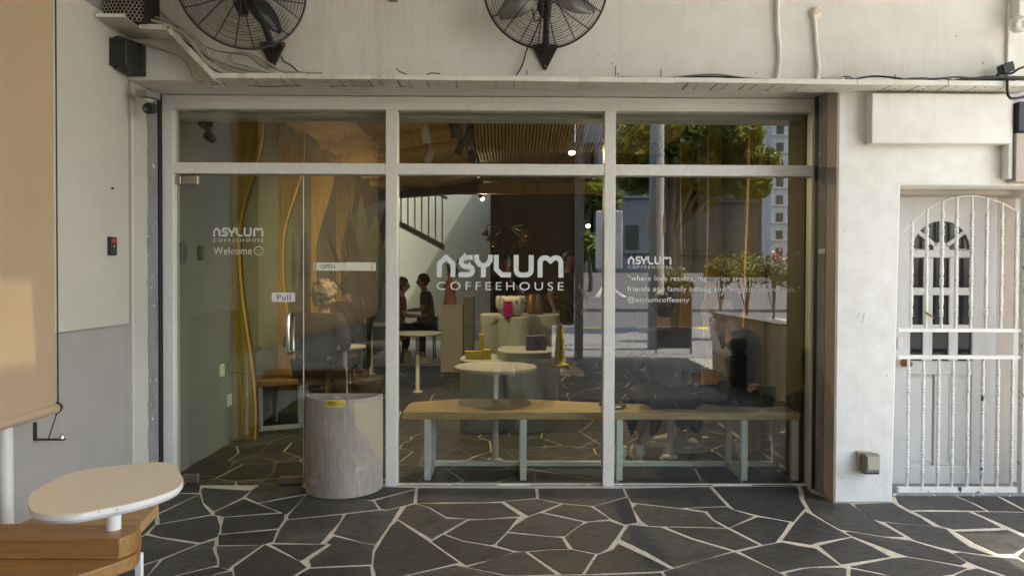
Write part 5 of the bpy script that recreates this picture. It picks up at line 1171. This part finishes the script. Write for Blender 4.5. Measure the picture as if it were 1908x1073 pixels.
for poly in ([(-3.2, -8.1), (-.36, -8.1), (-.36, SY), (-3.2, SY)], [(-.08, -8.1), (2.8, -8.1), (2.8, SY), (-.08, SY)], [(2.8, -3.5), (SX, -3.5), (SX, SY), (2.8, SY)], [(-.36, -1.67), (-.08, -1.64), (-.08, SY), (-.36, SY)], [(-.36, -8.1), (-.08, -8.1), (-.08, -3.0), (-.36, -3.0)]):
    MB().prism(poly, 4.301, 4.4, 'z').build('roof', M['roof_sheet'], pr)          # gap on the left shaped to drop a sun patch on the blind
MB().box(-3.2, 5.08, -8.14, -8.0, 4.17, 4.299).build('fascia', M['facade_dark'], pr)
for x in (-2.4, -.7, 1.2, 3.0): MB().box(x, x+.06, -8.0, -.36, 4.18, 4.298).build('rafter', M['roof_sheet'], pr)
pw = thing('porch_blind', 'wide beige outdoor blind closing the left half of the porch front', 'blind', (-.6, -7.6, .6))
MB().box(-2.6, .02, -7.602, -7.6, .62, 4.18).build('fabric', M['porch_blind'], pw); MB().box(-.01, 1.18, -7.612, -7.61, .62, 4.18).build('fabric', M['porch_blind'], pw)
MB().tube([(-2.6, -7.6, .6), (1.18, -7.6, .6)], .03, 10).build('bottom_bar', M['lens_grey'], pw)
tag(MB().box(-2.6, .80, -7.75, -7.55, 0, .58).build('planter_box', M['facade_dark'], bevel=.01), 'long dark planter box under the outdoor blind', 'planter')  # right end lengthened to hide bright pavement from the glass
tag(MB().box(1.2, 1.34, -7.72, -7.58, 0, 4.3).build('porch_post', M['conc_wall'], bevel=.004), 'slim concrete post at the edge of the porch beside the blind', 'post')
pc = thing('porch_column', 'white square column at the end of the planter wall', 'column', (3.5, -3.2, 0)); MB().box(3.3, 3.65, -3.4, -3.0, 0, 4.09).build('shaft', M['wall_clean'], pc, .006)
pw2 = thing('planter_wall', 'low white planter wall along the right side of the porch', 'wall', (3.3, -4.8, 0))
MB().box(3.16, 3.36, -6.2, -3.42, 0, .84).build('wall', M['wall_clean'], pw2, .01, 2); MB().box(3.13, 3.39, -6.22, -3.41, .841, .87).build('coping', M['conc_wall'], pw2, .004)
tb = thing('cigarette_bin', 'tall black cylindrical litter bin by the planter wall', 'bin', (3.02, -4.5, 0))
MB().lathe((3.02, -4.5, 0), [(.105, 0), (.105, .40), (.098, .402)], 24).build('lower_drum', M['black'], tb); MB().lathe((3.02, -4.5, .402), [(.075, 0), (.075, .07)], 16).build('neck', M['dark_gap'], tb); MB().lathe((3.02, -4.5, .473), [(.105, 0), (.105, .12), (.09, .135), (0, .137)], 24).build('lid', M['black'], tb)
ey = thing('caution_cone', 'tall yellow caution cone standing on the porch', 'cone', (.87, -6.6, 0))
MB().lathe((.87, -6.6, 0), [(.135, .02), (.1, .028), (.085, .1), (.055, .58), (.05, .6), (.05, .64), (.03, .655), (0, .655)], 24).build('cone', M['yellow_plastic'], ey); MB().box(.73, 1.01, -6.74, -6.46, .0, .022).build('base', M['yellow_plastic'], ey, .01, 2)
MB().prism([(.83, .16), (.91, .16), (.895, .44), (.845, .44)], -6.52, -6.513, 'y').build('face_plate', M['tape'], ey)
ab = thing('easel_sign', 'grey framed easel sign with a beige and a dark panel on the pavement', 'sign', (3.1, -8.6, 0))
c0, c1 = mir(1223, 658, -8.6), mir(1292, 549, -8.6); x0, x1 = c0.x, c1.x
for x in (x0, x1-.03): MB().box(x, x+.03, -8.62, -8.58, -.012, c1.z).build('leg', M['lens_grey'], ab)
MB().box(x0+.03, x1-.03, -8.62, -8.58, c1.z-.03, c1.z).build('rail', M['cable_g'], ab); MB().box(x0+.03, x1-.03, -8.62, -8.58, .47, .50).build('rail', M['cable_g'], ab); MB().box(x0+.03, x1-.03, -8.62, -8.58, .08, .11).build('rail', M['cable_g'], ab)
MB().box(x0+.031, x1-.031, -8.61, -8.59, .501, c1.z-.031).build('upper_board', M['bark'], ab); MB().box(x0+.031, x1-.031, -8.61, -8.59, .111, .469).build('lower_board', M['facade_dark'], ab)
up_ = thing('utility_pole', 'tall concrete utility pole on the pavement', 'pole', (2.95, -9.4, 0)); MB().lathe((2.95, -9.4, -.012), [(.16, 0), (.11, 9)], 20).build('shaft', M['conc_wall'], up_)
MB().box(2.78, 3.12, -9.46, -9.30, 2.25, 2.6).build('notice_plate', M['patch'], up_)
lb_ = thing('advert_column', 'pale upright advertising panel beside the pole', 'sign', (1.9, -10.3, 0)); a, b = mir(1112, 500, -10.3), mir(1160, 393, -10.3)
MB().box(a.x, b.x, -10.4, -10.2, a.z, b.z).build('panel', M['wall_clean'], lb_, .01); MB().box((a.x+b.x)/2-.05, (a.x+b.x)/2+.05, -10.35, -10.25, -.012, a.z-.001).build('post', M['lens_grey'], lb_)
# trees and shrubs
def leaf_cloud(blobs, nl, size, rnd, mb):
    for _ in range(nl):
        c, r = rnd.choice(blobs); d = Vector((rnd.gauss(0, 1), rnd.gauss(0, 1), rnd.gauss(0, 1))).normalized()*(rnd.random()**.45)
        p = Vector(c)+Vector((d.x*r[0], d.y*r[1], d.z*r[2])); u = Vector((rnd.gauss(0, 1), rnd.gauss(0, 1), rnd.gauss(0, .6))).normalized(); v = u.cross(Vector((rnd.gauss(0, 1), rnd.gauss(0, 1), 1))).normalized()
        s = size*rnd.uniform(.6, 1.3); mb.add([p-u*s, p+v*s*.55, p+u*s, p-v*s*.55], [(0, 1, 2, 3)])
def tree(x, y, h, blobs, nl, lab, mat='leaf', trunk=.14, size=.13, seed=1, base=0):
    rnd = random.Random(seed); t = thing('street_tree', lab, 'tree', (x, y, base), 'street trees'); mb = MB(); top = Vector((x+.1, y, h*.62))
    mb.tube([(x, y, base), (x+.05, y, h*.25), (x-.04, y+.03, h*.45), top], [trunk, trunk*.8, trunk*.65, trunk*.4], 10)
    for c, r in blobs: mb.tube([Vector((x, y, h*.4)), (Vector((x, y, h*.5))+Vector(c))/2, Vector(c)], [trunk*.45, trunk*.28, trunk*.08], 6)
    mb.build('trunk', M['bark'], t); mb = MB(); leaf_cloud(blobs, nl, size, rnd, mb); mb.build('crown', M[mat], t); return t
def crown(pts, Y, k=1.0):
    out = []
    for px, py, r in pts: c = mir(px, py, Y+random.uniform(-1, 1)*k); s = r*(-Y-CAM.y)/F; out.append((tuple(c), (s, s*1.1, s*.8)))
    return out
c = mir(1252, 600, -14.5)
tree(c.x, -14.5, 6, crown([(1195, 250, 45), (1190, 330, 42), (1240, 300, 55), (1270, 245, 50), (1310, 260, 60), (1330, 330, 55), (1370, 290, 52), (1400, 340, 40), (1290, 370, 45), (1350, 240, 45), (1420, 300, 35), (1170, 280, 36), (1300, 320, 50), (1385, 250, 40)], -14.5), 13000, 'big leafy green tree across the pavement behind the utility pole', size=.12, seed=2, base=-.15)
c = mir(1100, 470, -30); tree(c.x, -30, 5, crown([(1092, 450, 24), (1120, 470, 22), (1080, 475, 18)], -30), 1500, 'small dark tree far across the road', size=.2, seed=3)
c = mir(1090, 350, -34); tree(c.x, -34, 9, crown([(1090, 350, 40), (1120, 370, 36), (1065, 380, 34)], -34), 3000, 'dark round tree beyond the low wall', size=.25, seed=4)
for k, (px, py, r, Y, lab, mat) in enumerate(((1258, 520, 30, -11.2, 'yellow green potted shrub left of the easel sign', 'leaf_yellow'), (1345, 500, 28, -11.6, 'yellow green shrub behind the easel sign', 'leaf_yellow'), (1395, 495, 34, -11.8, 'larger green shrub above the planter wall', 'leaf'), (1445, 500, 32, -11.3, 'green shrub with red blossoms at the right', 'leaf_yellow'))):
    c = mir(px, py, Y); t = thing('street_shrub', lab, 'shrub', (c.x, Y, 0), 'shrubs in tubs on the pavement'); rnd = random.Random(k+40); s = r*(-Y-CAM.y)/F
    MB().lathe((c.x, Y, -.012), [(.2, 0), (.26, .5), (.24, .5), (.0, .47)], 16).build('tub', M['conc_wall'], t); mb = MB(); mb.tube([(c.x, Y, .4), (c.x+.03, Y, c.z-.1)], .03, 6)
    for q in range(5): mb.tube([(c.x, Y, .6), (c.x+rnd.uniform(-s, s)*.8, Y+rnd.uniform(-.3, .3), c.z+rnd.uniform(-.1, .3))], .012, 5)
    mb.build('stem', M['bark'], t)
    mb = MB(); leaf_cloud([((c.x, Y, c.z), (s*1.1, s, s*.9)), ((c.x+s*.6, Y, c.z-s*.5), (s*.7, s*.7, s*.6)), ((c.x-s*.6, Y, c.z-s*.3), (s*.6, s*.7, s*.6))], 900, .05, rnd, mb); mb.build('foliage', M[mat], t)
    if k == 3:
        mb = MB(); leaf_cloud([((c.x, Y+.3, c.z+s*.7), (s*.8, .2, s*.4))], 40, .05, rnd, mb); mb.build('blossom', M['red_led'], t)
# the other side of the street
def building(x0, x1, y0, y1, h, mat, lab, wx, wz, ww, wh, z0=3, face='front', sill=True):
    t = thing('building', lab, 'building', ((x0+x1)/2, y1, 1.6)); MB().box(x0, x1, y0, y1, 1.55, h).build('wall', M[mat], t); MB().box(x0-.15, x1+.15, y0-.1, y1+.15, h+.002, h+.5).build('parapet', M[mat], t)
    z = z0; pr_ = None
    while z+wh < h-.5:
        x = x0+wx*.4
        while x+ww < x1-.2:
            if pr_ is None: pr_ = MB().box(x, x+ww, y1-.05, y1+.04, z, z+wh).build('window', M['window_dark'], t); o0 = (x, z)
            else: dup(pr_, (x-o0[0], 0, z-o0[1]))
            x += wx
        if sill: MB().box(x0, x1, y1+.002, y1+.22, z-.25, z-.1).build('ledge', M[mat], t)
        z += wz
    return t
building(5.4, 8.8, -46, -38, 17, 'facade_grey', 'grey building with dark windows behind the trees, left of the pole', 1.15, 3.2, .75, 1.4)
building(-2.0, 5.2, -50, -40, 9, 'facade_dark', 'low dark shop building beyond the ramp', 2.0, 3.4, 1.4, 1.6)
building(10.6, 16, -50, -41, 14, 'facade_dark', 'dark brown building behind the big tree', 2.2, 3.3, 1.2, 1.6)
building(33.5, 36.6, -96, -88, 24, 'facade_white', 'tall pale apartment tower far away at the right', 1.5, 2.2, .9, 1.1, 4)
building(-22, -2.5, -50, -39, 12, 'facade_grey', 'wide grey building across the street on the left', 2.4, 3.3, 1.4, 1.7)
tag(MB().box(4.6, 9, -.9, 6, 0, 4.25).build('bounce_wall', M['wall_clean'], origin=(6, -1, 0)), 'unseen white wall added on the right to bounce light', 'wall')  # wall added out of view so its white face bounces light
# ================================================================== PEOPLE
def skin_mesh(J, E, root, sub=2):
    """J: name -> (point, radius); E: bones; grown with a Skin modifier and returned as vertices and faces"""
    names = list(J); me = bpy.data.meshes.new('grow'); me.from_pydata([tuple(J[n][0]) for n in names], [(names.index(a), names.index(b)) for a, b in E], [])
    o = bpy.data.objects.new('grow', me); COL.objects.link(o); o.modifiers.new('skin', 'SKIN'); 
    for i, n in enumerate(names):
        r = J[n][1]; r = r if isinstance(r, tuple) else (r, r); me.skin_vertices[0].data[i].radius = r; me.skin_vertices[0].data[i].use_root = (n == root)
    s = o.modifiers.new('sub', 'SUBSURF'); s.levels = sub; s.render_levels = sub
    dg = bpy.context.evaluated_depsgraph_get(); dg.update(); m2 = bpy.data.meshes.new_from_object(o.evaluated_get(dg))
    out = ([v.co.copy() for v in m2.vertices], [tuple(p.vertices) for p in m2.polygons]); bpy.data.objects.remove(o); bpy.data.meshes.remove(m2); return out
def head_fn(d, p):
    q = p.copy()
    if d.z < -.1: k = 1-.38*((-d.z-.1)/.9)**1.2; q.x *= k; q.y = q.y*(k*.9+.1)-.018*(-d.z)      # jaw narrows forward
    if d.y < -.80 and -.35 < d.z < .12: q.y -= .022*max(0, 1-abs(d.x)/.22)*(1 if d.z < 0 else .5)      # nose
    if d.y < -.5 and .12 < d.z < .3: q.y -= .004
    return q
def person(nm_label, hip, face, lean, legs, arms, hair='hair', shirt='cloth_black', trousers='cloth_navy', skin='skin', shoes='sneaker', collar=None, long_hair=False, head_pitch=0, face_head=None, short_sleeve=True, sc=1.0, group=None):
    """face: yaw of the chest (0 looks to -Y); legs / arms: [(knee, foot)], [(elbow, hand)] world points, left then right"""
    H = Vector(hip); Rz = Matrix.Rotation(face, 3, 'Z'); R = lambda v: Rz @ Vector(v)
    t = thing('person', nm_label, 'person', (H.x, H.y, min(l[1][2] for l in legs)), group)
    up_v = R((0, -math.sin(lean), math.cos(lean)))
    sp1, ch, nk = H+up_v*.16*sc, H+up_v*.38*sc, H+up_v*.53*sc
    hd = nk+R((0, -.03, .145))*sc
    J = {'pelvis': (H, (.15*sc, .11*sc)), 'spine': (sp1, (.135*sc, .10*sc)), 'chest': (ch, (.15*sc, .105*sc)), 'neck': (nk, .052*sc), 'skull': (hd+Vector((0, 0, -.03)), .055*sc)}
    E = [('pelvis', 'spine'), ('spine', 'chest'), ('chest', 'neck'), ('neck', 'skull')]
    JS = {k: (J[k][0], tuple(x+.024 for x in J[k][1])) for k in ('pelvis', 'spine', 'chest')}; JS['collar'] = (ch+(nk-ch)*.86, (.098*sc, .085*sc)); ES = [('pelvis', 'spine'), ('spine', 'chest'), ('chest', 'collar')]
    JT = {'pelvis': (H, (.165*sc, .125*sc))}; ET = []
    mb_h = MB(); shoe_b = []
    for s, (el, ha) in zip((-1, 1), arms):
        sh = ch+R((.185*s*sc, .01, .075*sc)); k = 'l' if s < 0 else 'r'; el, ha = Vector(el), Vector(ha)
        J['sh'+k] = (sh, .055*sc); J['el'+k] = (el, .04*sc); J['wr'+k] = (ha, .026*sc); E += [('chest', 'sh'+k), ('sh'+k, 'el'+k), ('el'+k, 'wr'+k)]
        JS['sh'+k] = (sh+Vector((0, 0, .008)), .083*sc); ms = sh.lerp(el, .75) if short_sleeve else el; JS['ms'+k] = (ms, .058*sc); ES += [('chest', 'sh'+k), ('sh'+k, 'ms'+k)]
        if not short_sleeve: JS['cu'+k] = (el.lerp(ha, .9), .04*sc); ES.append(('ms'+k, 'cu'+k))
        d = (ha-el).normalized(); sd = d.cross(Vector((0, 0, 1))); sd = sd.normalized() if sd.length > .1 else Vector((1, 0, 0)); pn = d.cross(sd)
        st = len(mb_h.v); mb_h.ell((0, 0, 0), (.04, .05, .017), 10, 6); Mx = Matrix((sd, d, pn)).transposed().to_4x4(); Mx.translation = ha+d*.045; mb_h.xf(Mx, st)
        for q, (off, L) in enumerate(((-.028, .062), (-.009, .075), (.01, .07), (.028, .055))):
            b0 = ha+d*.075+sd*off; mb_h.tube([b0, b0+d*L*.45-pn*.006, b0+d*L*.8-pn*.02, b0+d*L-pn*.034], [.0095, .009, .0085, .006], 7)
        b0 = ha+d*.03-sd*.034; mb_h.tube([b0, b0+d*.028-sd*.022, b0+d*.055-sd*.024-pn*.012], [.011, .0105, .008], 7)
    for s, (kn, ft) in zip((-1, 1), legs):
        k = 'l' if s < 0 else 'r'; hp = H+R((.09*s*sc, -.02, -.02)); kn, ft = Vector(kn), Vector(ft)
        J['hp'+k] = (hp, .085*sc); J['kn'+k] = (kn, .055*sc); J['an'+k] = (ft+Vector((0, 0, .09)), .036*sc); E += [('pelvis', 'hp'+k), ('hp'+k, 'kn'+k), ('kn'+k, 'an'+k)]
        JT['hp'+k] = (hp, .105*sc); JT['kn'+k] = (kn, .078*sc); JT['cu'+k] = (kn.lerp(ft, .66), .062*sc); ET += [('pelvis', 'hp'+k), ('hp'+k, 'kn'+k), ('kn'+k, 'cu'+k)]
        sd = (ft-kn); fd = R((0, -1, 0)) if abs(sd.z) > .1 else R((0, -1, 0)); shoe_b.append((ft, fd))
    v, f = skin_mesh(J, E, 'pelvis'); body = MB(); body.add(v, f, True)
    Rh = Matrix.Rotation(face if face_head is None else face_head, 4, 'Z') @ Matrix.Rotation(head_pitch, 4, 'X'); Mh = Matrix.Translation(hd+Vector((0, 0, .02))) @ Rh
    st = len(body.v); body.ell((0, 0, 0), (.076*sc, .096*sc, .118*sc), 28, 20, head_fn); 
    for s in (-1, 1): body.ell((s*.076*sc, .008, -.012), (.012, .02, .032), 10, 6)
    body.xf(Mh, st); n0 = len(body.v); body.v += mb_h.v; body.f += [tuple(i+n0 for i in q) for q in mb_h.f]; body.sm += mb_h.sm
    body.build('body', M[skin], t)
    fm = MB()
    for s in (-1, 1): fm.ell((s*.031*sc, -.089*sc, .012), (.011, .006, .006), 8, 6); fm.obb((s*.031*sc, -.094*sc, .034), (.016, 0, 0), (0, .004, 0), (0, 0, .003))
    fm.xf(Mh).build('eyes_and_brows', M['ink'], t); lm = MB(); lm.ell((0, -.093*sc, -.055), (.021, .007, .0065), 10, 6); lm.xf(Mh).build('lips', M['cloth_red'], t)
    hm = MB()
    def hf(d, p):
        q = p.copy()
        if d.y < -.25 and d.z < .42: q = q*.86                                  # the face stays free
        elif d.z < -.25 and not long_hair: q = q*.88
        return q
    if hair:
        hm.ell((0, .012, .018), (.090*sc, .112*sc, .125*sc), 26, 18, hf)
        if long_hair: hm.tube([(-.07, .04, .05), (-.085, .05, -.06), (-.08, .05, -.16)], [.035, .045, .03], 10); hm.tube([(.07, .04, .05), (.085, .05, -.06), (.08, .05, -.16)], [.035, .045, .03], 10); hm.tube([(0, .08, .05), (0, .1, -.06), (0, .09, -.18)], [.06, .07, .05], 12); hm.tube([(-.06, -.085, .062), (0, -.104, .066), (.06, -.085, .062)], [.018, .024, .018], 8)
        if hair == 'hair_blond':
            rnd = random.Random(5)
            for _ in range(46):
                d = Vector((rnd.gauss(0, 1), rnd.gauss(0.3, 1), rnd.gauss(.3, .8))).normalized()
                if d.y < -.4 and d.z < .4: continue
                hm.ell((d.x*.095, d.y*.11+.01, d.z*.12+.01), (.035, .035, .03), 7, 5)
        hm.xf(Mh).build('hair', M[hair], t)
    v, f = skin_mesh(JS, ES, 'pelvis'); sm_ = MB(); sm_.add(v, f, True); sm_.build('shirt', M[shirt], t)
    v, f = skin_mesh(JT, ET, 'pelvis'); sm_ = MB(); sm_.add(v, f, True); sm_.build('trousers', M[trousers], t)
    if collar: c = MB(); c.tube([nk+R((.068*math.cos(a), .066*math.sin(a), -.012+.012*math.sin(a))) for a in [2*PI*i/20 for i in range(20)]], .02, 8, closed=True); c.build('collar', M[collar], t)
    for ft, fd in shoe_b:
        yaw = math.atan2(fd.x, -fd.y); Ms = Matrix.Translation(ft) @ Matrix.Rotation(yaw, 4, 'Z'); b = MB()
        b.ell((0, -.06, .055), (.048, .145, .056), 18, 10, lambda d, p: Vector((p.x*(1 if d.y < .2 else .9), p.y, max(-.05, p.z*(1 if d.y > -.1 else .62)))))
        b.tube([(0, .035, .05), (0, .04, .12)], [.046, .044], 14); b.xf(Ms); b.build('shoe', M[shoes], t)
        b = MB(); b.prism([(.05*math.cos(a)*(1.05 if math.sin(a) < 0 else .85), -.06+.158*math.sin(a)) for a in [2*PI*i/24 for i in range(24)]], 0, .032, 'z'); b.xf(Ms); b.build('sole', M['sole'], t)
    return t
# man on the window bench, back to the glass
mh = at(1256, 572, Y=.40); hipx = mh.x-.03
person('man with short black hair and white collar, back to the glass', (hipx, .38, .55), PI, .42, [((hipx+.08, .88, .50), (hipx-.16, .74, .0)), ((hipx-.16, .86, .50), (hipx-.30, .70, .0))], [((hipx+.27, .50, .76), (hipx+.10, .72, .74)), ((hipx-.27, .50, .76), (hipx-.10, .74, .74))], shirt='cloth_navy', trousers='cloth_black', collar='cloth_white', short_sleeve=False, sc=.96)
wx = at(1362, 574, Y=.55).x
person('woman with black hair resting her chin on her hand at the right bench end', (wx+.12, .50, .54), -PI/2+.15, .26, [((wx-.28, .62, .52), (wx-.30, .95, .06)), ((wx-.22, .78, .51), (wx-.12, .98, .0))], [((wx-.22, .62, .80), (wx-.14, .44, 1.10)), ((wx-.14, .36, .84), (wx-.20, .43, 1.08))], long_hair=False, shirt='cloth_navy', trousers='cloth_black', skin='skin_pale', short_sleeve=True, sc=.94, face_head=-PI/2+.45)
cx_ = at(572, 575, Y=1.55).x
person('person with curly fair hair in a black shirt on the side bench', (cx_-.02, 1.95, .54), PI*.92, .26, [((cx_+.14, 2.17, .5), (cx_+.16, 2.15, 0)), ((cx_-.06, 2.2, .5), (cx_-.06, 2.2, 0))], [((cx_+.27, 1.85, .76), (cx_+.2, 2.08, .72)), ((cx_-.27, 1.85, .76), (cx_-.1, 2.1, .72))], hair='hair_blond', shirt='cloth_black', trousers='cloth_black', skin='skin', short_sleeve=False)
for k, (px, py, Y, fc, sh, lab) in enumerate(((640, 560, 4.4, PI*.9, 'cloth_brown', 'seated customer in a brown top behind the plant'), (738, 548, 6.9, PI*.6, 'cloth_red', 'seated customer in a dark red top at the left table'), (800, 545, 7.6, -PI*.5, 'cloth_brown', 'customer in a brown shirt at the far table'))):
    c = at(px, py, Y=Y); h = .56 if k < 2 else .62
    fx, fy = math.sin(fc), -math.cos(fc); kx = Vector((c.x+fx*.4, Y+fy*.4, .5))
    sdv = Vector((-fy, fx, 0))*.1
    person(lab, (c.x, Y, h), fc, .15, [(kx-sdv, (kx.x-sdv.x, kx.y-sdv.y, 0)), (kx+sdv, (kx.x+sdv.x, kx.y+sdv.y, 0))], [((c.x+fx*.1-sdv.x*2.4, Y+fy*.1-sdv.y*2.4, h+.22), (c.x+fx*.36-sdv.x, Y+fy*.36-sdv.y, h+.2)), ((c.x+fx*.1+sdv.x*2.4, Y+fy*.1+sdv.y*2.4, h+.22), (c.x+fx*.36+sdv.x, Y+fy*.36+sdv.y, h+.2))], shirt=sh, trousers='cloth_black', skin='skin', group=None)
    if k != 3:
        s_ = thing('stool', ['round wooden stool under the customer behind the plant', 'round wooden stool under the customer in dark red', 'round wooden stool at the far table'][k], 'stool', (c.x, Y, 0)); MB().lathe((c.x, Y, h-.17), [(.17, 0), (.17, .04), (0, .042)], 20).build('seat', M['bench'], s_)
        for a in range(4): MB().tube([(c.x+.13*math.cos(a*PI/2+.7), Y+.13*math.sin(a*PI/2+.7), 0), (c.x+.11*math.cos(a*PI/2+.7), Y+.11*math.sin(a*PI/2+.7), h-.171)], .012, 6).build('leg', M['black'], s_)
c = at(1062, 500, Y=5.2); person('barista in brown standing by the bar at the right', (c.x, 5.6, .93), PI*.2, .02, [((c.x-.08, 5.58, .5), (c.x-.08, 5.6, 0)), ((c.x+.1, 5.58, .5), (c.x+.1, 5.6, 0))], [((c.x-.26, 5.58, 1.13), (c.x-.2, 5.4, .95)), ((c.x+.26, 5.58, 1.13), (c.x+.22, 5.4, .95))], shirt='cloth_brown', trousers='cloth_black', skin='skin_pale')
# the photographer, standing just behind the camera and mirrored faintly in the middle pane
person('photographer in black standing on the porch holding up a phone', (.0, -5.42, .90), PI, .03, [((.10, -5.40, .48), (.10, -5.44, 0)), ((-.10, -5.40, .48), (-.11, -5.44, 0))], [((.24, -5.28, 1.16), (.07, -5.09, 1.33)), ((-.24, -5.28, 1.16), (-.07, -5.09, 1.33))], shirt='cloth_black', trousers='cloth_black', short_sleeve=True, sc=.96)
tag(MB().box(-.08, .08, -5.0, -4.992, 1.355, 1.43).build('phone', M['black'], bevel=.002), 'black phone held up in landscape by the photographer', 'phone')
